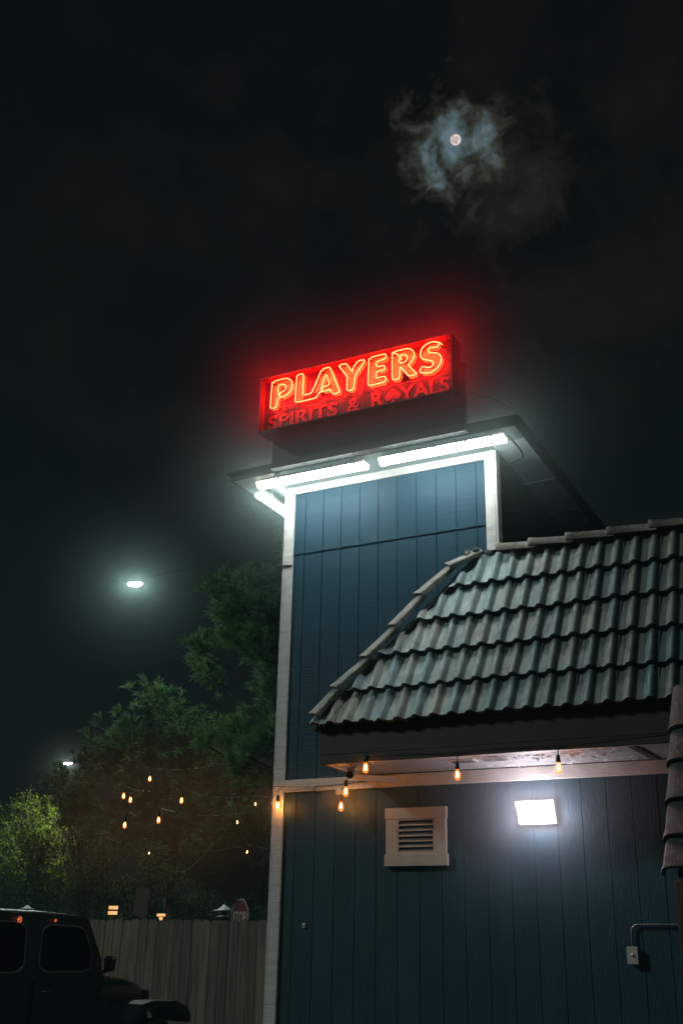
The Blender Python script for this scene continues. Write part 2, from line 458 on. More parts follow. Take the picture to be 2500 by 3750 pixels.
# joint ribs: a raised thin line beside every second roll
for c in range(NC):
    for k in range(-8, 40):
        if k % 2: continue
        xx = PH+k*ROLL+.046
        vh = (xx-XH0)/(XH1-XH0)
        v0, v1 = c/NC, min((c+1)/NC, vh)
        if v1 < v0+.02 or xx > XEND: continue
        s0, s1 = v0*L_sl, v1*L_sl
        a = Vector((xx, YE+ty*s0+ny*.036, ZE+tz*s0+nz*.036)); b = Vector((xx, YE+ty*s1+ny*.010, ZE+tz*s1+nz*.010))
        w = Vector((.006, 0, 0)); up = Vector((0, ny, nz))*.007
        roof.add([a, a+w, b+w, b, a+up, a+w+up, b+w+up, b+up], [(4, 5, 6, 7), (0, 1, 5, 4), (1, 2, 6, 5), (3, 0, 4, 7)], False, (.17, .18, .16))
rf = roof.build('tile_roof', M['tile'], bld, flip=False)
# hip side face and roof underlay
MB().add([(XH0-.03, YE, ZE), (XEND, YE, ZE), (XEND, YR, ZR), (XH1-.03, YR, ZR)], [(0, 1, 2, 3)]).build('roof_underlay', M['black'], rf, flip=False)
MB().add([(XH0, YE+.02, ZE-.01), (XH0, YW-.002, ZE-.01), (XH1-.02, YW-.002, ZR)], [(0, 1, 2)]).build('hip_side_face', M['capdark'], bld, flip=False)

# chips, lichen and grime specks on the tiles
lc = MB(); rl = random.Random(91)
for i in range(420):
    x = rl.uniform(-4.1, -.9); v = rl.random()
    if v > (x-XH0)/(XH1-XH0)-.03: continue
    u = (v*NC) % 1.0; l = .053-.050*u+.0015; h = l+hroll(x); sv_ = v*L_sl
    c_ = Vector((x, YE+ty*sv_+ny*h, ZE+tz*sv_+nz*h)); r_ = rl.uniform(.002, .0065)
    pts_ = [c_+Vector((math.cos(a)*r_*rl.uniform(.6, 1.3), 0, 0))+Vector((0, ty, tz))*math.sin(a)*r_*rl.uniform(.6, 1.3)+Vector((0, ny, nz))*.001 for a in (0, 1.25, 2.5, 3.77, 5.0)]
    lc.add(pts_, [(0, 1, 2, 3, 4)], False, (.34, .34, .29) if rl.random() < .45 else (.025, .028, .024))
tag(lc.build('lichen_specks', M['tile'], rf, flip=False), kind='stuff')

def cap_piece(mb, p0, p1, side, nrm, w, h, n=10, lip=.0, flat=False, thick=.016, e=2.6):
    """one overlapping cap tile running p0 -> p1, arched across 'side', crown along nrm"""
    p0, p1 = Vector(p0), Vector(p1); side = Vector(side).normalized(); nrm = Vector(nrm).normalized()
    rings = []
    for t, sc, up in ((0, 1.0, lip), (.09, 1.0, lip*.9), (.10, .96, lip*.85), (1, .90, 0)):
        c = p0.lerp(p1, t)+nrm*up
        ring = []
        for k in range(n+1):
            a = math.pi*k/n
            if flat:
                cx_ = math.copysign(abs(math.cos(a))**(2/e), math.cos(a)); sz = abs(math.sin(a))**(2/e)
            else: cx_, sz = math.cos(a), math.sin(a)
            ring.append(c+side*(w*sc*cx_)+nrm*(h*sc*sz))
        rings.append(ring)
    vs = [q for r_ in rings for q in r_]; m_ = n+1
    mb.add(vs, [(i*m_+k, i*m_+k+1, (i+1)*m_+k+1, (i+1)*m_+k) for i in range(len(rings)-1) for k in range(n)], True)
    # lip thickness
    r0 = rings[0]; c0 = p0+nrm*(lip-thick)
    inner = [q+(c0-q).normalized()*thick for q in r0]
    deep = [q+(p1-p0).normalized()*.04 for q in inner]
    mb.add(r0+inner+deep, [(k, k+1, m_+k+1, m_+k) for k in range(n)]+[(m_+k, m_+k+1, 2*m_+k+1, 2*m_+k) for k in range(n)], False)

# ridge caps: exposed end on the left, stepping to the right
xs = [-2.955, -2.66, -2.325, -1.965, -1.61, -1.255, -.90, -.545, -.19, .165, .52, .875, 1.23, 1.585, 1.94]
for i, (a, b) in enumerate(zip(xs[:-1], xs[1:])):
    mb = MB(); j = rn.uniform(-.006, .006)
    cap_piece(mb, (a, 8.722, 4.835+j), (b+.06, 8.722, 4.828), (0, 1, .0), (0, -.12, 1), .098, .092, 12, .020)
    mb.build('ridge_cap', M['cap'], rf)
# hip caps
hp = [(-4.335, 8.000, 3.305), (-4.205, 8.085, 3.530), (-3.992, 8.240, 3.815), (-3.785, 8.372, 4.112), (-3.598, 8.500, 4.405), (-3.380, 8.640, 4.685), (-3.135, 8.742, 4.842)]
hd = (Vector(hp[-1])-Vector(hp[0])).normalized()
side = Vector((.83, 0, 0)) - hd*hd.x*.83
nrm = hd.cross(Vector((1, 0, 0))).normalized()
nrm = Vector((-.55, -.75, .35)); nrm = (nrm-hd*nrm.dot(hd)).normalized(); side = hd.cross(nrm).normalized()
for i in range(6):
    a, b = Vector(hp[i]), Vector(hp[i+1]); d = (b-a).normalized()
    mb = MB()
    a2 = a+nrm*(.092+rn.uniform(-.003, .003)); b2 = b+d*.03+nrm*.062
    un = (Vector((-.40, -.70, .60))-d*Vector((-.40, -.70, .60)).dot(d)).normalized(); us = d.cross(un).normalized()
    a2 = a+un*(.050+rn.uniform(-.003, .003)); b2 = b+d*.03+un*.030
    cap_piece(mb, a2, b2, us, un, .078, .050, 16, .014, flat=True, thick=.016, e=6)
    mb.build('hip_cap', M['cap'], rf)
hb = MB(); h0, h1 = Vector(hp[0]), Vector(hp[-1]); hu = Vector((-.40, -.70, .60)); hu = (hu-hd*hu.dot(hd)).normalized(); hs_ = hd.cross(hu).normalized()
hb.obox(h0+hd*.03-hs_*.060-hu*.05, (h1-h0)-hd*.10, hs_*.120, hu*.085)
hb.build('hip_board', M['black'], rf)
# mortar lumps where hip, ridge and tower meet
mo = MB()
for i in range(16):
    c = Vector((rn.uniform(-3.28, -2.99), 8.70+rn.uniform(-.05, .03), 4.865+rn.uniform(-.02, .035)))
    r_ = rn.uniform(.012, .034)
    pr = [(r_*.3, -r_*.8), (r_*rn.uniform(.7, 1.1), -r_*.2), (r_*rn.uniform(.6, 1), r_*.3), (r_*.2, r_*.8)]
    mo.lathe(c, pr, 6, rn.choice('xyz'), False)
tag(mo.build('mortar', M['mortar'], rf), kind='stuff')
# fascia boards
fa = MB()
fa.box(-4.325, 3.0, 7.985, 8.02, 3.02, 3.262, .003)
fa.build('fascia', M['fascia'], bld)
fb = MB(); fb.box(-3.885, 3.0, 7.975, 8.005, 2.946, 3.018, .003).box(-4.325, -3.8855, 7.985, 8.02, 2.946, 3.019, .003)
fb.build('fascia_strip', M['fascia'], bld)
MB().box(-4.322, -4.292, 8.021, YW-.021, 2.946, 3.262).build('fascia', M['fascia'], bld)
MB().box(-4.32, 3.0, 7.965, 7.984, 3.215, 3.25).build('fascia_lip', M['fascia'], bld)
# eave soffit
so = MB(); so.box(-4.291, 3.0, 8.021, YW-.021, 2.962, 2.985)
so.build('eave_soffit', M['soffit'], bld)
MB().box(-4.290, 3.0, 8.0055, 8.030, 2.947, 2.961).build('soffit_edge', M['trim_h'], bld)
MB().box(-4.290, -4.262, 8.031, YW-.021, 2.944, 2.961).build('soffit_edge', M['trim_h'], bld)
MB().obox((-1.80, 8.035, 2.950), (.055, .0, 0), (.04, .68, 0), (0, 0, .0115)).build('soffit_batten', M['fascia'], bld)
# peeled paint curls under the soffit
pc = MB()
for i in range(260):
    x = rn.gauss(-2.55, .55); y = rn.uniform(8.06, 8.7)
    if x < -4.2: continue
    l = rn.uniform(.012, .05); a = rn.uniform(-.5, .5)
    dx, dy = l*math.cos(a), l*math.sin(a)
    hh = rn.uniform(.003, .012)
    pc.add([(x, y, 2.9605), (x+dx, y+dy, 2.9605), (x+dx*.9+dy*.3, y+dy+.012, 2.961-hh), (x+dy*.3, y+.010, 2.961-hh*.8)], [(0, 1, 2, 3)])
tag(pc.build('peeling_paint', M['trim_h'], bld, flip=False), kind='stuff')
# small soffit vents
for x in (-3.30, -3.02):
    sv = MB().box(x, x+.21, 8.24, 8.38, 2.955, 2.9615).build('soffit_vent', M['metalg'], bld)
    r_ = MB()
    for a, b, c_, d_ in ((x-.012, x+.222, 8.228, 8.239), (x-.012, x+.222, 8.381, 8.392)): r_.box(a, b, c_, d_, 2.954, 2.9615)
    r_.box(x-.012, x-.001, 8.2395, 8.3805, 2.954, 2.9615).box(x+.211, x+.222, 8.2395, 8.3805, 2.954, 2.9615)
    r_.build('vent_rim', M['trim_h'], sv)
# loose trim end under the soffit corner
MB().obox((-4.28, 8.50, 2.935), (.30, .235, 0), (.0, .02, 0), (0, .01, -.05)).build('loose_trim', M['vent'], bld)

# ------------------------------------------------ low wing on the right: tiled mansard above a brown wall
wing = empty('side_wing', (-1.2, 6.7, 0), 'low brown wing with a steep dark tiled roof edge at the right', 'building')
wt = [(7.235, 3.10), (7.06, 2.815), (6.905, 2.585), (6.745, 2.335), (6.60, 2.115), (6.475, 1.93)]
wd = (Vector((0, wt[0][0], wt[0][1]))-Vector((0, wt[-1][0], wt[-1][1]))).normalized()
wn = Vector((0, -wd.z, wd.y))
w_roof = MB()
for c in range(5):
    a = Vector((0, wt[c+1][0], wt[c+1][1])); b = Vector((0, wt[c][0], wt[c][1])); d = (b-a).normalized()
    xx = -1.22
    while xx < 2.4:
        def Q(x_, p, l): return (x_, p.y+wn.y*(l+hroll(x_)), p.z+wn.z*(l+hroll(x_)))
        x2 = xx+.012
        tnt = (.10, .095, .085) if int(xx/.15) % 2 else (.08, .10, .105)
        w_roof.add([Q(xx, a, .03), Q(x2, a, .03), Q(x2, b, 0), Q(xx, b, 0)], [(0, 1, 2, 3)], True, tnt)
        p0, p1 = Vector(Q(xx, a, .03)), Vector(Q(x2, a, .03))
        w_roof.add([p0, p1, p1-wn*.02, p0-wn*.02], [(0, 1, 2, 3)], False, (.04, .04, .04))
        xx = x2
wr = w_roof.build('tile_roof', M['tile'], wing, flip=False)
for c in range(5):
    a = Vector((-1.205, wt[c+1][0], wt[c+1][1])); b = Vector((-1.205, wt[c][0], wt[c][1]))
    mb = MB(); cap_piece(mb, a+wn*.0, b+(b-a).normalized()*.05, (1, 0, 0), wn, .102, .085, 12, .032, flat=True, thick=.02)
    mb.build('ridge_cap', M['capdark'], wr)
MB().box(-1.262, 2.5, 6.64, 6.68, 0, 1.905).build('front_wall', M['brown'], wing)
MB().box(-1.275, -1.19, 6.615, 6.639, 0, 1.93, .003).build('corner_board', M['brown'], wing)
MB().prism([(6.66, 0), (6.66, 1.90), (7.28, 2.90), (8.74, 2.90), (8.74, 0)], -1.262, .03, 'yz').build('side_wall', M['siding_side'], wing)
MB().box(-1.22, 2.5, 7.25, 7.95, 2.95, 3.05).build('wing_top', M['fascia'], wing)

# ------------------------------------------------ neon sign
YS = 8.0
sgn = empty('neon_sign', (-4.1, 8.15, 6.06),
            'glowing red box sign reading PLAYERS in neon with SPIRITS & ROYALS below', 'neon sign')
SX0, SX1, SZ0, SZ1 = -5.121, -3.082, 6.186, 6.777
YPAN = 8.088
d_ = .022
fr = MB()
# a slim folded edge around the opening
fr.box(SX0, SX1, YS, YS+.21, SZ0-.004, SZ0+.010)
fr.box(SX0, SX1, YPAN+.02, YS+.21, SZ0+.0105, SZ1+.0)
fr.build('cabinet', M['sign_metal'], sgn)
MB().box(SX0, SX1, YS+.0, YPAN+.019, SZ1-.006, SZ1+.004).box(SX0, SX0+.010, YS, YPAN+.019, SZ0+.0105, SZ1-.0065).box(SX1-.010, SX1, YS, YPAN+.019, SZ0+.0105, SZ1-.0065).build('edge_return', M['sign_inner'], sgn)
MB().box(SX0+.0105, SX1-.0105, YPAN, YPAN+.019, 6.409, SZ1-.007).build('upper_panel', M['panel_red'], sgn)
MB().box(SX0+.0105, SX1-.0105, YPAN+.002, YPAN+.019, SZ0+.011, 6.4085).build('lower_panel', M['panel_maroon'], sgn)
# base cladding between sign and tower roof
MB().box(-5.09, -3.07, 8.235, 8.305, 5.905, 6.60).build('base_cladding', M['sign_metal'], sgn)
MB().box(-5.10, -3.062, 8.226, 8.307, 5.884, 5.9045, .002).build('base_ledge', M['ledge'], sgn)
NE = {
'P':[(-5.002,6.727),(-5.012,6.454),(-5.003,6.436),(-4.948,6.436),(-4.936,6.449),(-4.934,6.525),(-4.909,6.535),(-4.846,6.540),(-4.792,6.574),(-4.767,6.630),(-4.778,6.686),(-4.807,6.721),(-4.855,6.740),(-4.978,6.735),(-4.987,6.722)],
'Pi':[(-4.914,6.551),(-4.933,6.622),(-4.932,6.664),(-4.916,6.680),(-4.876,6.680),(-4.847,6.656),(-4.843,6.624),(-4.860,6.601),(-4.910,6.585),(-4.910,6.554)],
'LA':[(-4.449,6.732),(-4.546,6.517),(-4.564,6.503),(-4.638,6.502),(-4.651,6.519),(-4.646,6.729),(-4.662,6.743),(-4.717,6.742),(-4.724,6.724),(-4.731,6.453),(-4.717,6.439),(-4.509,6.441),(-4.490,6.451),(-4.468,6.492),(-4.449,6.495),(-4.359,6.497),(-4.343,6.490),(-4.323,6.451),(-4.308,6.439),(-4.256,6.443),(-4.249,6.464),(-4.350,6.727),(-4.365,6.745),(-4.426,6.744),(-4.435,6.730)],
'LAi':[(-4.446,6.494),(-4.442,6.562),(-4.412,6.650),(-4.394,6.680),(-4.360,6.566),(-4.371,6.545),(-4.433,6.545),(-4.438,6.500)],
'Y':[(-4.259,6.732),(-4.173,6.601),(-4.164,6.580),(-4.170,6.461),(-4.159,6.440),(-4.107,6.439),(-4.094,6.451),(-4.085,6.588),(-3.981,6.721),(-3.992,6.737),(-4.059,6.738),(-4.108,6.672),(-4.107,6.642),(-4.116,6.637),(-4.172,6.726),(-4.184,6.740),(-4.240,6.743),(-4.250,6.728)],
'E':[(-3.937,6.733),(-3.947,6.462),(-3.937,6.441),(-3.775,6.444),(-3.762,6.456),(-3.763,6.493),(-3.775,6.507),(-3.851,6.502),(-3.865,6.521),(-3.862,6.561),(-3.848,6.576),(-3.786,6.574),(-3.774,6.584),(-3.774,6.614),(-3.786,6.625),(-3.844,6.620),(-3.860,6.639),(-3.863,6.674),(-3.845,6.684),(-3.776,6.690),(-3.761,6.701),(-3.759,6.731),(-3.773,6.745),(-3.908,6.745),(-3.921,6.732)],
'R':[(-3.697,6.738),(-3.695,6.462),(-3.685,6.445),(-3.632,6.443),(-3.620,6.459),(-3.618,6.569),(-3.607,6.559),(-3.530,6.452),(-3.516,6.446),(-3.456,6.449),(-3.447,6.458),(-3.529,6.558),(-3.526,6.572),(-3.487,6.611),(-3.470,6.651),(-3.479,6.702),(-3.511,6.734),(-3.546,6.745),(-3.668,6.746),(-3.681,6.728)],
'Ri':[(-3.618,6.684),(-3.582,6.693),(-3.550,6.675),(-3.541,6.647),(-3.550,6.619),(-3.582,6.601),(-3.611,6.606),(-3.623,6.622),(-3.618,6.679)],
'Rw':[(-3.681,6.741),(-3.646,6.706),(-3.618,6.679),(-3.600,6.643)],
'S':[(-3.196,6.702),(-3.224,6.731),(-3.286,6.753),(-3.342,6.745),(-3.391,6.713),(-3.412,6.659),(-3.409,6.621),(-3.382,6.589),(-3.309,6.560),(-3.283,6.539),(-3.286,6.503),(-3.310,6.487),(-3.344,6.494),(-3.379,6.515),(-3.396,6.511),(-3.417,6.476),(-3.414,6.461),(-3.366,6.438),(-3.304,6.434),(-3.248,6.461),(-3.213,6.500),(-3.199,6.554),(-3.215,6.599),(-3.253,6.626),(-3.315,6.642),(-3.332,6.661),(-3.328,6.686),(-3.307,6.698),(-3.245,6.682),(-3.231,6.695),(-3.217,6.724)]}
YN = 8.03
for k, p in NE.items():
    mb = MB()
    q = chaikin([(a, YN, b) for a, b in p], 1, False, .22)
    # tube ends bend back into the panel, where the electrodes sit
    q = [Vector((q[0].x, YPAN-.01, q[0].z))]*0+[q[0]+Vector((0, .018, 0))]+q+[q[-1]+Vector((0, .018, 0))]
    mb.tube(q, .0052, 6)
    mb.build('neon_tube', M['neon'], sgn)
# stand-offs and electrode housings
for k, p in NE.items():
    for i in ([0, -1]+list(range(4, len(p)-3, 6))):
        x, z = p[i]
        MB().tube([(x, YN+.006, z-.006), (x, YPAN-.003, z-.006)], .0045 if i not in (0, -1) else .008, 6).build('tube_support', M['black'], sgn)
# painted block letters standing on the panel behind each tube outline
from mathutils.geometry import tessellate_polygon
def flat_poly(mb, loops, y, depth):
    tri = tessellate_polygon([[Vector((a, b, 0)) for a, b in lp] for lp in loops])
    pts = [q for lp in loops for q in lp]
    mb.add([(a, y, b) for a, b in pts], [tuple(t) for t in tri])
    for lp in loops:
        n = len(lp)
        mb.add([(a, y, b) for a, b in lp]+[(a, y+depth, b) for a, b in lp], [(i, (i+1) % n, n+(i+1) % n, n+i) for i in range(n)])
def inflate(p, d):
    n = len(p); A = sum(p[i][0]*p[(i+1) % n][1]-p[(i+1) % n][0]*p[i][1] for i in range(n)); sg = 1 if A > 0 else -1
    out = []
    for i in range(n):
        a, b, c = Vector(p[i-1]), Vector(p[i]), Vector(p[(i+1) % n])
        t = (c-a).normalized(); out.append((b.x+sg*d*t.y, b.y-sg*d*t.x))
    return out
for k, inner in (('P', 'Pi'), ('LA', 'LAi'), ('Y', None), ('E', None), ('R', 'Ri'), ('S', None)):
    mb = MB()
    loops = [inflate(NE[k], .007)]
    if inner: loops.append(inflate(NE[inner], -.007))
    flat_poly(mb, loops, YPAN-.010, .009)
    mb.build('block_letter', M['letter_red'], sgn, flip=False)

def text_mesh(s, x0, x1, z0, z1, y, depth, material, parent, name, fit=True, offset=.0, rot=None, shear=0):
    cu = bpy.data.curves.new(name, 'FONT'); cu.body = s; cu.size = 1.0; cu.offset = offset
    cu.resolution_u = 4; cu.space_character = 1.0
    o = bpy.data.objects.new(name, cu); col.objects.link(o)
    bpy.context.view_layer.update()
    dg = bpy.context.evaluated_depsgraph_get()
    me = bpy.data.meshes.new_from_object(o.evaluated_get(dg))
    xs_ = [v.co.x for v in me.vertices]; ys_ = [v.co.y for v in me.vertices]
    a, b, c, d = min(xs_), max(xs_), min(ys_), max(ys_)
    vs = [((v.co.x-a)/(b-a)*(x1-x0)+x0, y, (v.co.y-c)/(d-c)*(z1-z0)+z0) for v in me.vertices]
    mb = MB(); mb.add(vs, [tuple(p.vertices) for p in me.polygons])
    # sides
    ec = {}
    for p in me.polygons:
        vv = list(p.vertices)
        for i in range(len(vv)):
            e = (vv[i], vv[(i+1) % len(vv)]); kk = tuple(sorted(e)); ec[kk] = ec.get(kk, 0)+1
    for (i, j), n in ec.items():
        if n == 1:
            A_, B_ = Vector(vs[i]), Vector(vs[j]); D_ = Vector((0, depth, 0))
            mb.add([A_, B_, B_+D_, A_+D_], [(0, 1, 2, 3)])
    bpy.data.objects.remove(o); bpy.data.meshes.remove(me)
    if rot:
        mb.v = [tuple(rot @ Vector(p)) for p in mb.v]
    return mb.build(name, material, parent, flip=False)
TY = YPAN-.004
zt0, zt1 = 6.232, 6.384
text_mesh('SPIRITS', -5.062, -4.292, zt0, zt1, TY, .005, M['text_red'], sgn, 'lettering', offset=.028)
text_mesh('&', -4.192, -4.048, zt0, zt1, TY, .005, M['text_red'], sgn, 'lettering', offset=.028)
text_mesh('R', -3.938, -3.806, zt0+.003, zt1+.008, TY, .005, M['text_red'], sgn, 'lettering', offset=.028)
text_mesh('YALS', -3.650, -3.146, zt0, zt1+.002, TY, .005, M['text_red'], sgn, 'lettering', offset=.028)
sp = []
cx_, zb, zt_ = -3.713, 6.236, 6.392
# spade outline
for t in [i/10 for i in range(11)]:
    a = t
    sp.append((cx_-.083*math.sin(a*math.pi*.5)**1.25, zt_-.088*a))
for t in [i/8*math.pi for i in range(1, 9)]:
    sp.append((cx_-.045-.038*math.cos(t), zt_-.088-.036*math.sin(t)))
sp += [(cx_-.012, zb+.022), (cx_-.026, zb)]
spade = sp+[(2*cx_-a, b) for a, b in reversed(sp[1:])]
mb = MB(); flat_poly(mb, [spade], TY, .005); mb.build('spade_emblem', M['text_red'], sgn, flip=False)

# ------------------------------------------------ fluorescent fixtures
def fixture(p0, p1, label):
    """sealed strip light hung under the tower soffit; p0,p1 centre line at soffit"""
    p0, p1 = Vector(p0), Vector(p1); d = (p1-p0).normalized(); s = Vector((d.y, -d.x, 0)); L_ = (p1-p0).length
    t = empty('strip_light', tuple(p0), label, 'light fixture', 'strip lights under the tower soffit')
    h = MB(); h.obox(p0+d*.02-s*.050-Vector((0, 0, .0285)), d*(L_-.04), s*.100, Vector((0, 0, .028)))
    h.build('housing', M['metalw'], t)
    for f in (.15, .85):
        h = MB(); h.obox(p0+d*(L_*f)-s*.02+Vector((0, 0, .0005)), d*.05, s*.04, Vector((0, 0, .0425))); h.build('bracket', M['metalw'], t)
    def sect(a, b, w, z0, z1):
        mb_ = MB(); ring = []
        for q in range(9):
            an = math.pi*q/8
            ring.append(s*(w*math.cos(an))+Vector((0, 0, z0-(z0-z1)*math.sin(an)**.7)))
        A_ = [p0+d*a+r_ for r_ in ring]; B_ = [p0+d*b+r_ for r_ in ring]
        mb_.add(A_+B_, [(i, i+1, 10+i, 9+i) for i in range(8)], True)
        mb_.add(A_, [tuple(range(9))]); mb_.add(B_, [tuple(range(9))]); return mb_
    sect(.062, L_-.062, .050, -.030, -.088).build('diffuser', M['tube'], t)
    sect(.0, .058, .058, -.0295, -.094).build('end_cap', M['endcap_lit'], t)
    sect(L_-.058, L_, .058, -.0295, -.094).build('end_cap', M['endcap_lit'], t)
    for f in (.2, .45, .7, .9):
        for sd in (-1, 1):
            c = MB(); c.obox(p0+d*(L_*f)+s*(sd*.052)-s*.003+Vector((0, 0, -.048)), d*.020, s*.006, Vector((0, 0, .022)))
            c.build('clip', M['metalw'], t)
    return t
SO = SZ-.044
fixture((-5.31, 8.375, SO), (-4.120, 8.375, SO), 'left strip light of the two above the tower front')
fixture((-3.965, 8.365, SO), (-2.740, 8.365, SO), 'right strip light above the tower front with a looping cable')
fixture((-5.425, 8.57, SO), (-5.425, 9.80, SO), 'short foreshortened strip light round the tower corner at far left')
# cable loop
cb = chaikin([(-2.735, 8.42, 5.855), (-2.70, 8.50, 5.81), (-2.69, 8.68, 5.80), (-2.74, 8.90, 5.83), (-2.83, 9.00, 5.88), (-2.955, 9.10, 5.885)], 2, False)
tag(MB().tube(cb, .010, 8).build('cable', M['metalg'], None, loc=(-2.8, 8.8, 5.8)), 'thick grey cable looping from the right strip light to the tower wall', 'cable')
cb = chaikin([(-3.0, 11.35, 5.885), (-2.93, 11.25, 5.84), (-2.80, 11.05, 5.875), (-2.66, 10.90, 5.885), (-2.635, 10.85, 5.90)], 2, False)
tag(MB().tube(cb, .012, 8).build('cable', M['black'], None, loc=(-2.8, 11.1, 5.8)), 'black cable crossing the far end of the tower soffit', 'cable')
wr_ = chaikin([(-3.06, 8.30, 6.33), (-2.98, 8.33, 6.27), (-2.83, 8.36, 6.22), (-2.74, 8.36, 6.14), (-2.66, 8.36, 6.07)], 2, False)
tag(MB().tube(wr_, .004, 6).build('sign_wire', M['metalg'], None, loc=(-2.8, 8.35, 6.2)), 'thin wire running from the sign back to the tower roof corner', 'wire')
# hook on the left corner board
hk = empty('wall_hook', (-5.2, 8.73, 5.05), 'small metal hook sticking out of the left corner board', 'hook')
MB().tube([(-5.10, 8.728, 5.048), (-5.215, 8.728, 5.052), (-5.262, 8.728, 5.052)], .0065, 6).tube([(-5.262, 8.728, 5.052), (-5.272, 8.728, 5.066), (-5.245, 8.728, 5.074)], .0045, 6).build('hook_rod', M['chrome'], hk)
MB().box(-5.19, -5.11, 8.7335, 8.7375, 5.035, 5.057).build('hook_plate', M['metalw'], hk)

# ------------------------------------------------ louvred vent
vt = empty('louvred_vent', (-3.79, 8.74, 2.42), 'square louvred gable vent in a pale frame below the eave', 'vent')
vx0, vx1, vz0, vz1 = -4.062, -3.512, 2.185, 2.665
v = MB()
v.box(vx0-.012, vx1+.004, YW-.040, YW+.0, vz1-.094, vz1, .003)      # head board
v.box(vx0-.016, vx1+.010, YW-.042, YW+.0, vz0, vz0+.098, .003)      # sill board
v.box(vx0-.004, vx0+.098, YW-.036, YW+.0, vz0+.0985, vz1-.0945, .003)
v.box(vx1-.106, vx1-.002, YW-.036, YW+.0, vz0+.0985, vz1-.0945, .003)
v.build('frame', M['vent'], vt)
ix0, ix1, iz0, iz1 = vx0+.0985, vx1-.1065, vz0+.0985, vz1-.0945
v = MB(); v.box(ix0, ix0+.012, YW-.032, YW, iz0+.012, iz1-.012).box(ix1-.012, ix1, YW-.032, YW, iz0+.012, iz1-.012).box(ix0, ix1, YW-.032, YW, iz1-.0115, iz1).box(ix0, ix1, YW-.032, YW, iz0, iz0+.0115)
v.build('inner_frame', M['vent'], vt)
n = 6; hh = (iz1-iz0-.024)/n
for i in range(n):
    z = iz0+.012+hh*i
    v = MB(); v.box(ix0+.0125, ix1-.0125, YW-.031, YW-.026, z, z+.012)
    lv = v.build('louvre', M['vent'], vt)
    v = MB(); v.add([(ix0+.0125, YW-.0255, z+.011), (ix1-.0125, YW-.0255, z+.011), (ix1-.0125, YW-.004, z+hh-.001), (ix0+.0125, YW-.004, z+hh-.001)], [(0, 1, 2, 3)])
    v.build('louvre_blade', M['vent_dark'], lv, flip=False)
# ------------------------------------------------ wall light
wl = empty('wall_light', (-2.73, 8.75, 2.58), 'bright white rectangular floodlight on the lower blue wall', 'wall light')
MB().box(-2.880, -2.555, YW-.07, YW-.001, 2.485, 2.685, .012).build('housing', M['metalg'], wl)
zt2, zb2 = 2.672, 2.492
pts = [(-2.865, 8.69, zt2), (-2.565, 8.69, zt2), (-2.545, 8.69, zb2), (-2.845, 8.69, zb2),
       (-2.850, 8.600, zt2-.018), (-2.575, 8.600, zt2-.018), (-2.555, 8.615, zb2+.002), (-2.835, 8.615, zb2+.002)]
pts = [(-2.866, 8.689, zt2), (-2.572, 8.689, zt2), (-2.552, 8.689, zb2), (-2.852, 8.689, zb2),
       (-2.858, 8.600, zt2-.012), (-2.590, 8.600, zt2-.012), (-2.562, 8.610, zb2+.004), (-2.826, 8.610, zb2+.004)]
MB().add(pts, [(4, 5, 6, 7), (0, 4, 7, 3), (1, 2, 6, 5), (0, 1, 5, 4), (3, 7, 6, 2)]).build('lens', M['wallpack'], wl)
# ------------------------------------------------ switch box and conduit
sb = empty('switch_box', (-2.03, 8.75, 1.54), 'small grey electrical switch box on the blue wall with conduit', 'switch box')
MB().box(-2.069, -1.994, YW-.045, YW-.001, 1.470, 1.584, .004).build('box_body', M['metalg'], sb)
MB().box(-2.073, -1.990, YW-.050, YW-.0455, 1.466, 1.588, .002).build('cover_plate', M['vent'], sb)
MB().lathe((-2.030, YW-.051, 1.530), [(.011, 0), (.011, -.006), (.005, -.012), (.004, -.024)], 10, 'y').build('switch_knob', M['metalw'], sb)
cd = chaikin([(-2.033, YW-.022, 1.584), (-2.033, YW-.022, 1.70), (-2.010, YW-.022, 1.738), (-1.95, YW-.022, 1.743), (-1.30, YW-.022, 1.745)], 3, False)
MB().tube(cd, .0095, 8).build('conduit', M['metalg'], sb)
# small white patch
sc_ = empty('cable_clamp', (-4.86, 8.75, 1.71), 'tiny white broken clamp on the dark lower wall', 'clamp')
MB().lathe((-4.861, YW-.001, 1.716), [(.014, 0), (.016, -.008), (.007, -.014)], 8, 'y').obox((-4.868, YW-.012, 1.69), (.02, 0, .004), (0, .008, 0), (.004, 0, .02)).build('clamp_body', M['metalw'], sc_)

# ------------------------------------------------ string lights
def bulb(parent, top, scale=1.0, detail=True):
    """edison bulb hanging with its socket top at 'top'"""
    x, y, z = top; s = scale
    so_ = MB().lathe((x, y, z), [(.004*s, .0), (.015*s, -.006*s), (.017*s, -.03*s), (.0185*s, -.05*s), (.0165*s, -.056*s)], 12)
    c = z-.056*s
    gl = MB().lathe((x, y, c), [(.012*s, 0), (.014*s, -.008*s), (.021*s, -.026*s), (.0255*s, -.045*s), (.026*s, -.056*s), (.0225*s, -.072*s), (.013*s, -.083*s), (.002*s, -.086*s)], 14)
    b = gl.build('bulb', M['bulb'], parent, flip=False)
    so_.build('socket', M['black'], b)
    fi = MB().tube([(x-.004*s, y, c-.020*s), (x-.005*s, y, c-.060*s)], .0022*s, 4).tube([(x+.005*s, y, c-.020*s), (x+.004*s, y, c-.062*s)], .0022*s, 4)
    fi.build('filament', M['filament'], b)
    return b
def sag(a, b, d, n=8):
    a, b = Vector(a), Vector(b)
    return [a.lerp(b, t/n)-Vector((0, 0, 4*d*(t/n)*(1-t/n))) for t in range(n+1)]
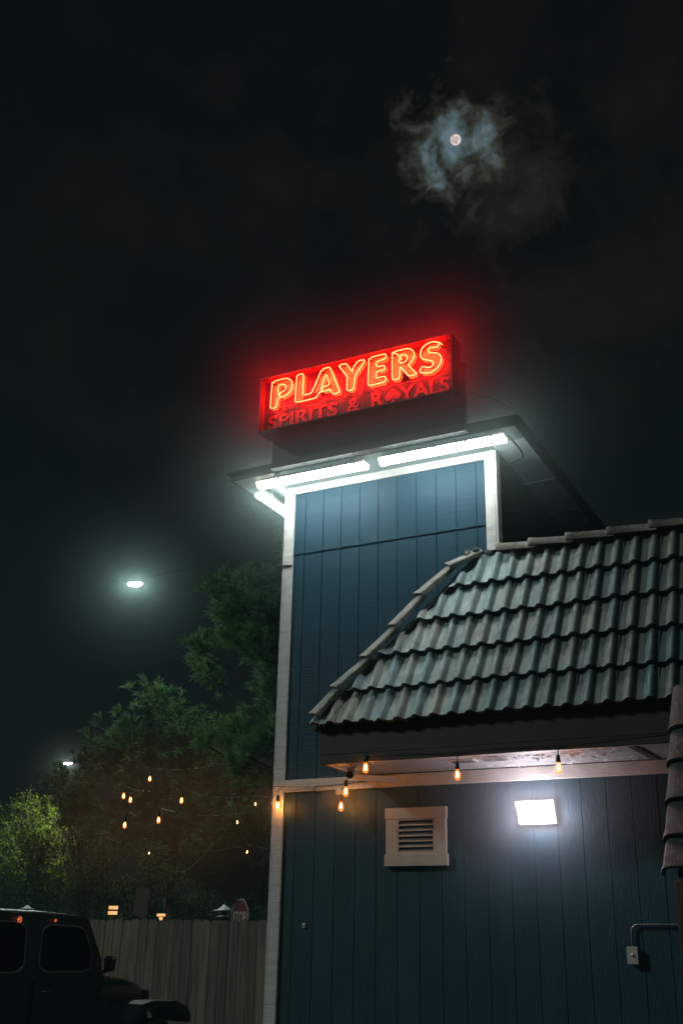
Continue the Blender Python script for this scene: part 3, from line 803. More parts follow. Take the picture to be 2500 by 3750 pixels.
# eave string
es = empty('string_light', (-3.8, 7.95, 2.93), 'string of five amber bulbs hanging along the dark eave to the corner', 'string lights', 'amber string lights')
bA = (-3.099, 7.955, 2.895); bB = (-2.296, 7.955, 2.905); bC = (-3.890, 7.955, 2.990)
bD = (-4.242, 8.30, 2.860); bE = (-4.44, 8.60, 2.780); 
cord = MB()
for b_, tz_ in ((bA, 2.965), (bB, 2.975)):
    cord.tube([(b_[0], b_[1], b_[2]-.004), (b_[0]+.003, b_[1]+.006, tz_)], .004, 6)
run = [(-1.25, 7.962, 3.03)]+sag((-1.25, 7.962, 3.03), (-2.293, 7.962, 2.977), .0)[1:]+[(-2.9, 7.967, 2.985), (-3.096, 7.962, 2.967), (-3.5, 7.966, 2.985), (-3.886, 7.958, 2.995), (-4.08, 8.03, 2.935), (-4.242, 8.30, 2.868), (-4.33, 8.52, 2.87), (-4.10, 8.735, 2.915)]
cord.tube(chaikin(run, 1, False), .0028, 5)
cord.tube(sag((-4.12, 8.731, 2.918), (-4.78, 8.731, 2.885), .008), .004, 5)
cord.tube(sag((-4.80, 8.731, 2.882), (-5.23, 8.705, 2.905), .006), .0035, 5)
cord.tube([(-5.10, 8.70, 2.893), (-5.113, 8.66, 2.85), (-5.113, 8.655, 2.815)], .003, 5)
cord.tube([(-4.44, 8.715, 2.862), (-4.44, 8.62, 2.84), (-4.44, 8.60, 2.775)], .003, 5)
cord.build('cord', M['black'], es)
for b_ in (bA, bB, bC, bD, bE, (-5.113, 8.655, 2.815)): bulb(es, b_)
es['label'] = 'string of six amber bulbs hanging along the dark eave to the corner'
MB().box(-4.545, -4.465, 8.69, 8.739, 2.80, 2.862, .004).build('junction_block', M['metalw'], es)
MB().box(-4.815, -4.79, 8.722, 8.7375, 2.852, 2.892, .002).build('cord_clip', M['metalw'], es)
# patio strings beyond the fence: (x, z at Y=15 of each bulb)
def patio(y, bulbs, a, b, label, drop=.07):
    k = y/15.0
    pts_ = sorted([(bx*k, y, (bz-EYE)*k+EYE+.045) for bx, bz in bulbs])
    t = empty('string_light', pts_[0], label, 'string lights', 'amber string lights')
    allp = [a]+[(p[0], p[1], p[2]+.115) for p in pts_]+[b]
    c = MB(); path = []
    for p, q in zip(allp[:-1], allp[1:]):
        path += sag(p, q, .05*abs(Vector(q)[0]-Vector(p)[0]), 6)[:-1]
    path.append(Vector(allp[-1])); c.tube(path, .0028, 4)
    for p in pts_: c.tube([(p[0], p[1], p[2]+.115), (p[0], p[1], p[2]+.05)], .003, 4)
    c.build('cord', M['black'], t)
    for p in pts_: bulb(t, (p[0], p[1], p[2]+.055), .62 if (p[0] > -9.7*k or label.startswith('lowest')) else 1.15)
    return t
patio(14.0, [(-11.90, 3.87), (-11.75, 3.80), (-10.70, 3.75), (-9.27, 3.58)], (-13.2, 14.2, 4.3), (-6.9, 13.6, 3.7), 'patio string light with four bulbs among the pines, second from top')
patio(15.5, [(-11.38, 4.13)], (-13.4, 15.6, 4.35), (-9.4, 15.3, 4.5), 'highest patio string light, one bulb in front of the pines')
patio(13.4, [(-11.82, 3.39), (-11.13, 3.45), (-9.59, 3.31)], (-13.0, 13.4, 3.5), (-6.9, 13.4, 3.6), 'patio string light with three bulbs low between the trees')
patio(16.5, [(-11.27, 2.88), (-9.38, 2.86)], (-13.9, 16.5, 3.0), (-8.0, 16.5, 3.1), 'lowest dim patio string light with two bulbs far behind the fence')

# ------------------------------------------------ security camera
cam_ = empty('security_camera', (-4.13, 8.20, 2.95), 'small dark bullet security camera under the eave corner', 'camera')
MB().lathe((-4.13, 8.245, 2.948), [(.030, -.006), (.030, .004), (.022, .012)], 14).tube([(-4.13, 8.245, 2.945), (-4.13, 8.235, 2.915)], .009, 8).build('mount', M['metalw'], cam_)
cc = Vector((-4.13, 8.16, 2.888)); dd = Vector((.30, -.80, -.32)).normalized()
MB().tube([cc-dd*.07, cc-dd*.065, cc+dd*.045, cc+dd*.05], [.024, .033, .035, .030], 16).build('camera_body', M['metalg'], cam_)
MB().tube([cc+dd*.0505, cc+dd*.053], .028, 16).build('camera_lens', M['black'], cam_)

# ------------------------------------------------ black four-door off-roader, nose away from the camera side
jp = empty('parked_car', (-8.35, 8.9, 0), 'black boxy off road vehicle parked beside the wooden fence', 'car')
XR, XL = -7.50, -9.20
def yz_panel(mb, loops, x, t):
    tri = tessellate_polygon([[Vector((a, b, 0)) for a, b in lp] for lp in loops])
    pts = [q for lp in loops for q in lp]; n0 = len(pts)
    mb.add([(x, a, b) for a, b in pts]+[(x-t, a, b) for a, b in pts], [tuple(q) for q in tri]+[tuple(n0+i for i in q)[::-1] for q in tri])
    for lp in loops:
        n = len(lp)
        mb.add([(x, a, b) for a, b in lp]+[(x-t, a, b) for a, b in lp], [(i, (i+1) % n, n+(i+1) % n, n+i) for i in range(n)])
def rounded(p, it=3, w=.12):
    return [(q.x, q.y) for q in chaikin([(a, b, 0) for a, b in p], it, True, w)]
def arc(cy, cz, r, a0, a1, n=10):
    return [(cy+r*math.cos(R(a0+(a1-a0)*i/n)), cz+r*math.sin(R(a0+(a1-a0)*i/n))) for i in range(n+1)]
WF, WB, WR = 10.28, 7.33, .405
tub = [(6.50, .50)]+[(WB-.5, .50)]+arc(WB, WR, .48, 175, 5)+[(WB+.5, .48), (9.42, .48), (9.42, 1.238), (6.50, 1.238)]
mb = MB(); mb.prism(tub, XL+.02, XR-XL-.04, 'yz')
mb.build('body', M['car'], jp)
# rounded shoulder along the belt line
MB().tube([(XR-.022, 6.52, 1.215), (XR-.022, 9.42, 1.215)], .022, 8).tube([(XL+.022, 6.52, 1.215), (XL+.022, 9.42, 1.215)], .022, 8).build('belt_line', M['car'], jp)
def door(y0, y1, x, sgn_):
    mb = MB(); yz_panel(mb, [rounded([(y0, .60), (y1, .60), (y1, 1.205), (y0, 1.205)], 2, .06)], x+.010*sgn_, .012*sgn_)
    d = mb.build('door', M['car'], jp)
    h = MB(); hy = y0+.06
    h.obox((x+.012*sgn_, hy, 1.055), (.004*sgn_, 0, 0), (0, .19, 0), (0, 0, .07))
    h.build('handle_plate', M['carplastic'], d)
    h = MB(); h.tube([(x+.014*sgn_, hy+.02, 1.098), (x+.045*sgn_, hy+.035, 1.10), (x+.045*sgn_, hy+.155, 1.10), (x+.014*sgn_, hy+.17, 1.098)], .010, 8)
    h.build('handle', M['carplastic'], d)
    hg = MB()
    for z in (.78, 1.10): hg.tube([(x+.016*sgn_, y1-.015, z-.03), (x+.016*sgn_, y1-.015, z+.03)], .013, 8)
    hg.build('hinge', M['carplastic'], d)
    return d
for x, sg in ((XR, 1), (XL, -1)):
    door(8.40, 9.34, x, sg); door(7.58, 8.33, x, sg)
# hardtop side with window openings
fw = rounded([(8.46, 1.268), (9.225, 1.268), (9.20, 1.46), (9.06, 1.678), (8.46, 1.690)], 3, .13)
rw = rounded([(7.56, 1.268), (8.27, 1.268), (8.24, 1.700), (7.56, 1.705)], 3, .13)
qw = rounded([(6.62, 1.268), (7.40, 1.268), (7.40, 1.705), (6.66, 1.705)], 3, .13)
outer = [(6.50, 1.239), (9.415, 1.239), (9.36, 1.40), (9.14, 1.735), (8.95, 1.765), (6.60, 1.765)]
for x, sg in ((XR-.03, 1), (XL+.03, -1)):
    mb = MB(); yz_panel(mb, [outer, fw, rw, qw], x, .045*sg)
    cs = mb.build('cab_side', M['hardtop'], jp, flip=False)
    for wn_ in (fw, rw, qw):
        g_ = MB(); yz_panel(g_, [wn_], x-.018*sg, .004*sg); gl = g_.build('window', M['glass'], jp, flip=False)
        MB().tube([(x+.002*sg, a, b) for a, b in wn_], .0085, 6, closed=True).build('window_seal', M['seal'], gl)
# drip rail
MB().tube([(XR-.030, 6.6, 1.752), (XR-.030, 8.95, 1.750), (XR-.032, 9.13, 1.72), (XR-.03, 9.38, 1.36)], .010, 6).build('drip_rail', M['hardtop'], jp)
# roof shell
rings = []
for y, zt in ((6.50, 1.70), (6.54, 1.775), (6.8, 1.805), (7.6, 1.822), (8.5, 1.818), (8.95, 1.795), (9.10, 1.758), (9.16, 1.725)):
    zl = min(1.7655, zt-.004)
    c = (XR+XL)/2; hw = (XR-XL)/2-.03
    sec = [(-hw, zl), (-hw, zl+(zt-zl)*.35), (-hw+.03, zl+(zt-zl)*.72), (-hw+.12, zt-.004), (-hw*.4, zt+.012), (hw*.4, zt+.012), (hw-.12, zt-.004), (hw-.03, zl+(zt-zl)*.72), (hw, zl+(zt-zl)*.35), (hw, zl)]
    rings.append([(c+a, y, b) for a, b in sec])
mb = MB(); n = 10
mb.add([q for r_ in rings for q in r_], [(i*n+k, i*n+k+1, (i+1)*n+k+1, (i+1)*n+k) for i in range(len(rings)-1) for k in range(n-1)], True)
mb.add(rings[0], [tuple(range(n))]); mb.add(rings[-1], [tuple(range(n))]); mb.add([rings[i][0] for i in range(len(rings))]+[rings[i][-1] for i in range(len(rings))], [(i, i+1, len(rings)+i+1, len(rings)+i) for i in range(len(rings)-1)])
mb.build('roof', M['hardtop'], jp)
# painted reflections on the roof edge: a bright highlight strip and glowing amber glints
MB().tube([(XR-.022, 7.6, 1.786), (XR-.022, 8.55, 1.780)], .004, 6).build('roof_highlight_strip', M['chrome'], jp)
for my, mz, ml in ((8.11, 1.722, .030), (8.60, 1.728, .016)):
    MB().lathe((XR-.002, my, mz), [(ml, 0), (ml*.9, .006), (ml*.4, .012)], 10, 'x').build('reflection_glint', M['amber_glint'], jp)
# windscreen
mb = MB(); mb.add([(XL+.12, 9.40, 1.27), (XR-.12, 9.40, 1.27), (XR-.14, 9.16, 1.70), (XL+.14, 9.16, 1.70)], [(0, 1, 2, 3)]); mb.build('windscreen', M['glass'], jp, flip=False)
mb = MB(); mb.tube([(XL+.08, 9.405, 1.245), (XR-.08, 9.405, 1.245), (XR-.09, 9.15, 1.725), (XL+.09, 9.15, 1.725)], .032, 8, closed=True); mb.build('windscreen_frame', M['car'], jp)
mb = MB(); mb.tube([(XR-.5, 9.43, 1.27), (XR-.85, 9.36, 1.36)], .008, 5); mb.build('wiper', M['carplastic'], jp)
# bonnet
rings = []
for y, zt, hw in ((9.425, 1.236, .70), (9.70, 1.232, .675), (10.0, 1.205, .635), (10.25, 1.168, .60), (10.40, 1.135, .575), (10.47, 1.09, .56)):
    c = (XR+XL)/2
    sec = [(-hw-.02, 1.04), (-hw-.01, zt-.05), (-hw+.03, zt-.012), (-hw*.55, zt), (-hw*.5, zt+.016), (hw*.5, zt+.016), (hw*.55, zt), (hw-.03, zt-.012), (hw+.01, zt-.05), (hw+.02, 1.04)]
    rings.append([(c+a, y, b) for a, b in sec])
mb = MB()
mb.add([q for r_ in rings for q in r_], [(i*n+k, i*n+k+1, (i+1)*n+k+1, (i+1)*n+k) for i in range(len(rings)-1) for k in range(n-1)], True)
mb.add(rings[-1], [tuple(range(n))])
mb.build('bonnet', M['car'], jp)
mb = MB(); mb.prism([(XR+XL)/2+a for a in ()] or [(9.425, .62), (10.46, .66), (10.46, 1.038), (9.425, 1.038)], XL+.27, XR-XL-.54, 'yz'); mb.build('engine_side', M['car'], jp)
mb = MB(); mb.box(XL+.23, XR-.23, 10.462, 10.52, .66, 1.075, .02); mb.build('grille', M['car'], jp)
mb = MB()
for i in range(7): mb.box(-8.35+(i-3)*.085-.022, -8.35+(i-3)*.085+.022, 10.5205, 10.526, .72, 1.0)
mb.build('grille_slot', M['black'], jp)
for sx in (-1, 1):
    mb = MB(); mb.lathe((-8.35+sx*.44, 10.521, .90), [(.09, 0), (.09, .02), (.07, .035), (.02, .042)], 18, 'y'); mb.build('headlight', M['chrome'], jp)
    mb = MB(); mb.tube([(-8.35+sx*.62, 9.86, 1.085), (-8.35+sx*.635, 9.93, 1.10)], .010, 6).tube([(-8.35+sx*.628, 9.80, 1.075), (-8.35+sx*.628, 9.97, 1.082)], .006, 6); mb.build('bonnet_latch', M['chrome'], jp)
MB().tube([(XR-.18, 9.56, 1.03), (XR-.18, 9.57, 1.08), (XR-.18, 9.565, 1.30)], [.006, .004, .002], 6).build('antenna', M['chrome'], jp)
# wheel arches with flat flares
for cy, y0, y1 in ((WF, 9.70, 10.82), (WB, 6.75, 7.92)):
    for x0, sg in ((XR-.36, 1), (XL+.36, -1)):
        x1 = -7.385 if sg > 0 else -9.315
        top = [(y0, .62), (y0+.10, .80), (y0+.24, .955), (y0+.40, .985), (y1-.30, .975), (y1-.08, .915), (y1, .82), (y1, .76)]
        inn = [(y1-.035, .755), (y1-.09, .83), (y1-.28, .905), (y0+.41, .925), (y0+.28, .895), (y0+.15, .76), (y0+.06, .61)]
        poly = top+inn
        mb = MB(); nn = len(poly)
        xa, xb = (min(x0, x1), max(x0, x1))
        mb.add([(xa, a, b) for a, b in poly]+[(xb, a, b) for a, b in poly], [(i, (i+1) % nn, nn+(i+1) % nn, nn+i) for i in range(nn)])
        tri = tessellate_polygon([[Vector((a, b, 0)) for a, b in poly]])
        mb.add([(xb, a, b) for a, b in poly], [tuple(q) for q in tri]); mb.add([(xa, a, b) for a, b in poly], [tuple(q)[::-1] for q in tri])
        mb.build('wheel_flare', M['carplastic'], jp)
    for sg, xc in ((1, -7.52), (-1, -9.18)):
        t_ = MB(); t_.lathe((xc, cy, WR), [(.24, -.12), (.37, -.125), (WR-.01, -.10), (WR, -.05), (WR, .05), (WR-.01, .10), (.37, .125), (.24, .12)], 32, 'x')
        w_ = t_.build('tyre', M['black'], jp)
        r_ = MB(); r_.lathe((xc, cy, WR), [(.235, -.06), (.235, .10*sg), (.20, .07*sg), (.06, .06*sg), (.05, .09*sg)], 20, 'x')
        for q in range(5):
            a = 2*math.pi*q/5; dy, dz = math.cos(a), math.sin(a)
            r_.tube([(xc+.085*sg, cy+dy*.04, WR+dz*.04), (xc+.085*sg, cy+dy*.22, WR+dz*.22)], .025, 6)
        r_.build('rim', M['metalg'], w_)
MB().box(XL+.05, XR-.05, 10.62, 10.80, .50, .70, .03).build('front_bumper', M['carplastic'], jp)
MB().box(XL+.05, XR-.05, 6.33, 6.48, .48, .68, .03).build('rear_bumper', M['carplastic'], jp)
MB().box(XL+.3, XR-.3, 9.43, 10.61, .42, .60).build('chassis', M['black'], jp)
mb = MB(); mb.lathe((-7.575, 10.5, .88), [(.035, 0), (.03, .02)], 10, 'y'); mb.build('indicator', M['lens_clear'], jp)
# mirrors, seats, wheel
for x, sg in ((XR, 1), (XL, -1)):
    mb = MB(); xa, xb = sorted((x+.05*sg, x+.19*sg)); mb.box(xa, xb, 9.30, 9.36, 1.275, 1.415, .025).tube([(x+.0*sg, 9.32, 1.25), (x+.12*sg, 9.32, 1.29)], .02, 6)
    mb.build('mirror', M['carplastic'], jp)
for x in (-7.95, -8.75):
    mb = MB(); mb.box(x-.22, x+.22, 8.55, 9.02, .80, .98, .05).obox((x-.21, 8.52, .95), (.42, 0, 0), (0, .12, 0), (0, -.10, .48)).box(x-.12, x+.12, 8.40, 8.49, 1.43, 1.58, .03)
    mb.build('front_seat', M['seat'], jp)
mb = MB(); mb.box(-9.0, -7.7, 7.55, 8.0, .80, .98, .05).obox((-9.0, 7.45, .95), (1.3, 0, 0), (0, .12, 0), (0, -.08, .40)); mb.build('rear_seat', M['seat'], jp)
mb = MB(); mb.tube([(-8.75+.18*math.cos(a/12*2*math.pi), 9.12-.06*math.sin(a/12*2*math.pi), 1.22+.17*math.sin(a/12*2*math.pi)) for a in range(12)], .013, 6, closed=True); mb.build('steering_wheel', M['black'], jp)
MB().box(XL+.05, XR-.05, 9.20, 9.40, .9, 1.23, .03).build('dashboard', M['black'], jp)

# ------------------------------------------------ wooden fence
fn = empty('wooden_fence', (-9.6, 12.4, 0), 'weathered vertical board privacy fence between the car and the tower', 'fence')
mb = MB(); rf_ = random.Random(5); x = -16.0
while x < -5.26:
    w = .137; h = 1.832+rf_.uniform(-.010, .012)+(.006*math.sin(x*2)); t = rf_.uniform(.62, 1.15); yy = 12.4+rf_.uniform(-.004, .004)
    tilt = rf_.uniform(-.004, .004)
    poly = [(x, .03), (x+w-.004, .03), (x+w-.004+tilt, h-.028), (x+w-.028+tilt, h), (x+.024+tilt, h), (x+tilt, h-.028)]
    n0 = len(mb.f); mb.prism(poly, yy, .018, 'xz')
    for i in range(n0, len(mb.f)): mb.tint[i] = (t*1.02, t, t*.94)
    x += w+.004
mb.build('boards', M['fence'], fn)
mb = MB()
for z in (.35, 1.0, 1.62): mb.box(-16, -5.26, 12.425, 12.463, z-.045, z+.045)
mb.build('rail', M['fence'], fn)
for i in range(5):
    MB().box(-15.9+i*2.4, -15.81+i*2.4, 12.464, 12.554, 0, 1.76).build('post', M['fence'], fn)

# ------------------------------------------------ trees
def clean(v): return Vector(v)
def limb(mb, a, b, r0, r1, n=6, wob=.06, rng=random):
    a, b = Vector(a), Vector(b); L_ = (b-a).length; pts = []; rad = []
    m_ = 6
    for i in range(m_+1):
        t = i/m_; p = a.lerp(b, t)
        if 0 < i < m_: p += Vector((rng.uniform(-1, 1), rng.uniform(-1, 1), rng.uniform(-1, 1)))*wob*L_*.35
        p.z += -wob*L_*math.sin(t*math.pi)*.6
        pts.append(p); rad.append(r0+(r1-r0)*t)
    mb.tube(pts, rad, n); return pts
def tuft(V, F, c, d, ln, n, rng, wd=.0055):
    d = d.normalized(); u = d.orthogonal().normalized(); w = d.cross(u)
    for i in range(n):
        a = rng.uniform(0, 6.283); sp_ = rng.uniform(.15, 1.15)
        dr = (d*math.cos(sp_)+(u*math.cos(a)+w*math.sin(a))*math.sin(sp_)).normalized()
        l = ln*rng.uniform(.6, 1.1); s_ = dr.orthogonal().normalized()
        s_ = (s_*math.cos(a)+dr.cross(s_)*math.sin(a))*wd
        b0 = c+d*rng.uniform(-.05, .05); tip = b0+dr*l+Vector((0, 0, -.12*l)); mid = b0+dr*l*.5+Vector((0, 0, .01))
        o_ = len(V); V += [b0-s_*.6, b0+s_*.6, mid+s_, mid-s_, tip]; F += [(o_, o_+1, o_+2, o_+3), (o_+3, o_+2, o_+4)]
def pine(name, base, top, clumps, seed, label, group, r0=.16, ln=.17, dens=1.0, mat_='pine', nn=34):
    rng = random.Random(seed); t = empty(name, base, label, 'tree', group)
    base, top = Vector(base), Vector(top)
    mb = MB(); tp = limb(mb, base, top, r0, .03, 9, .03, rng)
    V = []; F = []
    for (cx0, cy0, cz0, r_) in clumps:
        c = Vector((cx0, cy0+rng.uniform(-.5, .5), cz0))
        tz_ = max(.05, min(.95, (c.z-.5*abs(c.x-base.x)-base.z)/(top.z-base.z)))
        st_ = base.lerp(top, tz_)
        limb(mb, st_, c-Vector((0, 0, r_*.3)), .035, .012, 5, .07, rng)
        for k in range(int(26*dens*(r_/.28)**2)):
            off = Vector((rng.gauss(0, .55), rng.gauss(0, .55), rng.gauss(0, .45)))*r_
            p = c+off; d = (off.normalized()*.7+Vector((0, 0, .75))+(c-st_).normalized()*.3)
            tuft(V, F, p, d, ln, nn, rng)
            if k % 4 == 0: mb.tube([c-Vector((0, 0, r_*.3)), p], [.008, .004], 4)
    mb.build('trunk', M['bark'], t)
    cm = MB(); cm.add(V, F); cm.build('crown', M[mat_], t, flip=False)
    return t
A = [(-8.95, 13.8, 7.04, 0.24), (-9.05, 13.8, 6.69, 0.24), (-8.71, 13.8, 6.44, 0.31), (-8.53, 13.8, 6.06, 0.31), (-8.88, 13.8, 5.96, 0.28), (-8.36, 13.8, 5.7, 0.28), (-8.38, 13.8, 5.36, 0.28), (-8.48, 13.8, 5.04, 0.17), (-9.44, 13.8, 5.81, 0.21), (-9.62, 13.8, 5.51, 0.21), (-8.27, 13.8, 6.24, 0.28), (-8.21, 13.8, 5.01, 0.21), (-9.19, 13.8, 6.35, 0.2)]
A += [(-8.93, 13.4, 4.55, 0.26), (-9.14, 13.4, 4.36, 0.2), (-8.83, 13.4, 4.21, 0.2), (-8.59, 13.4, 4.01, 0.28), (-8.42, 13.4, 4.31, 0.19), (-8.26, 13.4, 4.08, 0.19), (-8.1, 13.4, 3.8, 0.23), (-7.95, 13.4, 4.34, 0.27)]
A += [(-7.6, 13.8, 6.8, .35), (-7.2, 13.9, 6.2, .4), (-7.0, 13.9, 5.4, .4), (-8.0, 14.3, 7.5, .3), (-7.3, 13.8, 4.5, .35)]
pine('pine_tree', (-7.75, 13.9, 0), (-8.05, 14.0, 7.7), A, 1, 'tall pine tree right behind the tower corner, lit by its strip lights', 'pine trees behind the fence', .17, dens=1.9)
B = [(-9.01, 13.9, 3.35, 0.22), (-8.77, 13.9, 3.15, 0.39), (-9.21, 13.9, 2.97, 0.32), (-9.47, 13.9, 2.76, 0.32), (-8.43, 13.9, 3.11, 0.28), (-8.74, 13.9, 2.63, 0.42), (-9.76, 13.9, 2.55, 0.27), (-8.43, 13.9, 2.3, 0.35), (-9.16, 13.9, 2.3, 0.35)]
KB = 1.42; B = [(a*KB, b*KB, (c_-EYE)*KB+EYE, d*KB) for a, b, c_, d in B]
pine('pine_tree', (-8.80*KB, 19.9, 0), (-8.78*KB, 19.9, 4.0), B, 2, 'short bushy pine rising just over the fence near the stop sign', 'pine trees behind the fence', .09, .16, 2.0)
C = [(-14.0, 18.0, 5.45, 0.45), (-13.64, 18.0, 5.06, 0.45), (-13.13, 18.0, 5.38, 0.45), (-14.75, 18.0, 5.03, 0.41), (-12.85, 18.0, 4.58, 0.45), (-15.8, 18.0, 4.63, 0.27), (-15.18, 18.0, 3.99, 0.41), (-14.9, 18.0, 4.42, 0.36), (-13.88, 18.0, 4.29, 0.45), (-13.2, 18.0, 3.84, 0.5), (-14.02, 18.0, 3.53, 0.45), (-14.59, 18.0, 3.71, 0.41), (-12.3, 18.0, 4.22, 0.45), (-12.6, 18, 5.6, .4), (-13.3, 18, 6.1, .4), (-12.0, 18, 5.0, .4), (-11.5, 18, 4.4, .4), (-11.6, 18, 3.5, .4)]
pine('pine_tree', (-13.2, 18.3, 0), (-13.1, 18.3, 5.6), C, 3, 'broad dark pine behind the hanging amber bulbs', 'pine trees behind the fence', .15, .20, 1.5, 'pine_dim')

def leafy(name, base, height, blobs, seed, label, cat, group=None, leaf=.05, n=900, mat_='shrub', r0=.05, stems=5, bark='bark'):
    rng = random.Random(seed); t = empty(name, base, label, cat, group); base = Vector(base)
    mb = MB(); V = []; F = []
    for (cx0, cy0, cz0, r_) in blobs:
        c = Vector((cx0, cy0, cz0))
        limb(mb, base+Vector((rng.uniform(-.1, .1), rng.uniform(-.1, .1), 0)), c, r0, r0*.25, 5, .06, rng)
        for k in range(7):
            o_ = Vector((rng.gauss(0, .6), rng.gauss(0, .6), rng.gauss(0, .6)))*r_
            mb.tube([c-Vector((0, 0, r_*.5)), c+o_], [r0*.22, r0*.1], 4)
        for k in range(int(n*(r_/.4)**2)):
            v = Vector((rng.gauss(0, 1), rng.gauss(0, 1), rng.gauss(0, 1))).normalized()*r_*rng.random()**.45
            v *= 1+.25*math.sin(v.x*9+cx0)*math.cos(v.z*8)
            p = c+v; a = Vector((rng.uniform(-1, 1), rng.uniform(-1, 1), rng.uniform(-.6, 1))).normalized()*leaf*rng.uniform(.6, 1.2)
            b_ = a.cross(Vector((rng.uniform(-1, 1), rng.uniform(-1, 1), rng.uniform(-1, 1)))).normalized()*leaf*.32
            o_ = len(V); V += [p, p+a*.5+b_, p+a, p+a*.5-b_]; F.append((o_, o_+1, o_+2, o_+3))
    mb.build('stem', M[bark], t); cm = MB(); cm.add(V, F); cm.build('foliage', M[mat_], t, flip=False); return t
leafy('leafy_shrub', (-12.9, 16.0, 0), 3, [(-13.01, 16.0, 3.02, 0.4), (-12.82, 16.0, 2.36, 0.4), (-13.35, 16.0, 2.65, 0.4), (-13.5, 16.0, 2.29, 0.36), (-12.9, 16, 1.7, .5)], 4, 'tall green shrub behind the fence just right of the car roof', 'shrub', 'shrubs behind the fence')
leafy('leafy_shrub', (-12.0, 16.2, 0), 3, [(-12.13, 16.2, 2.93, 0.4), (-11.53, 16.0, 2.49, 0.36), (-12.05, 16.0, 2.21, 0.3), (-12.44, 16.0, 2.36, 0.32), (-11.91, 16.0, 2.64, 0.32), (-12, 16, 1.7, .5)], 5, 'green shrub behind the fence around the red brown board', 'shrub', 'shrubs behind the fence')
leafy('leafy_shrub', (-11.0, 16.4, 0), 3, [(-11.05, 16.4, 2.14, 0.34), (-11.45, 16.5, 2.0, .3), (-11.3, 16.2, 1.8, .4)], 6, 'low dark shrub behind the fence left of the louvred lantern', 'shrub', 'shrubs behind the fence')
leafy('leafy_shrub', (-16.6, 18, 0), 3, [(-16.6, 18.0, 2.7, 0.6), (-17.3, 18.0, 2.3, 0.6), (-16.2, 18, 2.1, .6), (-17.9, 18.2, 2.5, .6), (-15.7, 18, 2.5, .5), (-16.3, 18, 3.3, .45)], 8, 'dark bushy shrub behind the car roof at far left', 'shrub', 'shrubs behind the fence', n=700)
leafy('leafy_shrub', (-17.9, 22.8, 0), 3, [(-18.1, 22.8, 2.15, 0.26), (-17.9, 22.7, 1.95, .26)], 12, 'small bright green bush beside the glowing amber panels', 'shrub', 'shrubs behind the fence', mat_='spring', leaf=.06, n=500)

# spring tree: dense fan of rising branches with fresh yellow green leaves
def vase(base, fork, crown_c, crx, crz, seed, label, mat_, bark, nb, leaf, nleaf, group, cat='tree', name='spring_tree', cry=1.0, r0=.10, leaves=True):
    rng = random.Random(seed); t = empty(name, base, label, cat, group)
    base, fork, cc_ = Vector(base), Vector(fork), Vector(crown_c)
    mb = MB(); limb(mb, base, fork, r0, r0*.75, 8, .02, rng)
    V = []; F = []
    for i in range(nb):
        a = rng.uniform(0, 2*math.pi); q = rng.random()**.5
        el = rng.uniform(-.25, 1.0)
        tip = cc_+Vector((crx*q*math.cos(a), cry*q*math.sin(a), crz*math.sqrt(max(0, 1-q*q))*rng.uniform(.75, 1.03) if el > 0 else crz*el))
        mid = fork.lerp(tip, .45)+Vector((0, 0, .10*(tip-fork).length))-Vector((tip.x-fork.x, tip.y-fork.y, 0))*.12
        pts = []; N_ = 9
        for j in range(N_+1):
            s = j/N_; p = fork*(1-s)**2+mid*2*s*(1-s)+tip*s*s
            pts.append(p+Vector((rng.gauss(0, .02), rng.gauss(0, .02), rng.gauss(0, .015))))
        mb.tube(pts, [r0*.35*(1-j/N_)+.008 for j in range(N_+1)], 5)
        for j in range(3, N_+1):
            for _ in range(3):
                tw = Vector((rng.gauss(0, .5), rng.gauss(0, .5), rng.uniform(.3, 1.1))).normalized()*rng.uniform(.15, .42)
                mb.tube([pts[j], pts[j]+tw], [.007, .004], 3)
                if not leaves: continue
                for k in range(nleaf):
                    p = pts[j]+tw*rng.random()+Vector((rng.gauss(0, .05), rng.gauss(0, .05), rng.gauss(0, .05)))
                    av = Vector((rng.uniform(-1, 1), rng.uniform(-1, 1), rng.uniform(-.2, 1))).normalized()*leaf*rng.uniform(.6, 1.2)
                    b_ = av.cross(Vector((rng.uniform(-1, 1), rng.uniform(-1, 1), rng.uniform(-1, 1)))).normalized()*leaf*.35
                    o_ = len(V); V += [p, p+av*.5+b_, p+av, p+av*.5-b_]; F.append((o_, o_+1, o_+2, o_+3))
    mb.build('trunk', M[bark], t)
    if leaves: cm = MB(); cm.add(V, F); cm.build('crown', M[mat_], t, flip=False)
    return t
vase((-21.2, 24, 0), (-21.25, 24, 1.5), (-22.0, 24, 3.55), 1.45, 1.75, 21, 'bright yellow green tree lit by the far street lamp at left', 'spring', 'bark_pale', 85, .085, 8, 'spring trees', cry=1.2)
vase((-24.6, 25, 0), (-24.5, 25, 1.4), (-24.4, 25, 3.0), 1.4, 1.6, 22, 'second yellow green tree cut by the left picture edge', 'spring', 'bark_pale', 60, .085, 8, 'spring trees', cry=1.2)
vase((-15.8, 19, 0), (-15.85, 19, 2.0), (-16.0, 19, 3.2), .75, 1.0, 23, 'bare dark tree standing in front of the bright yellow green tree', 'shrub', 'bark_dark', 26, .05, 3, None, name='bare_tree', cry=.5, r0=.07, leaves=False)
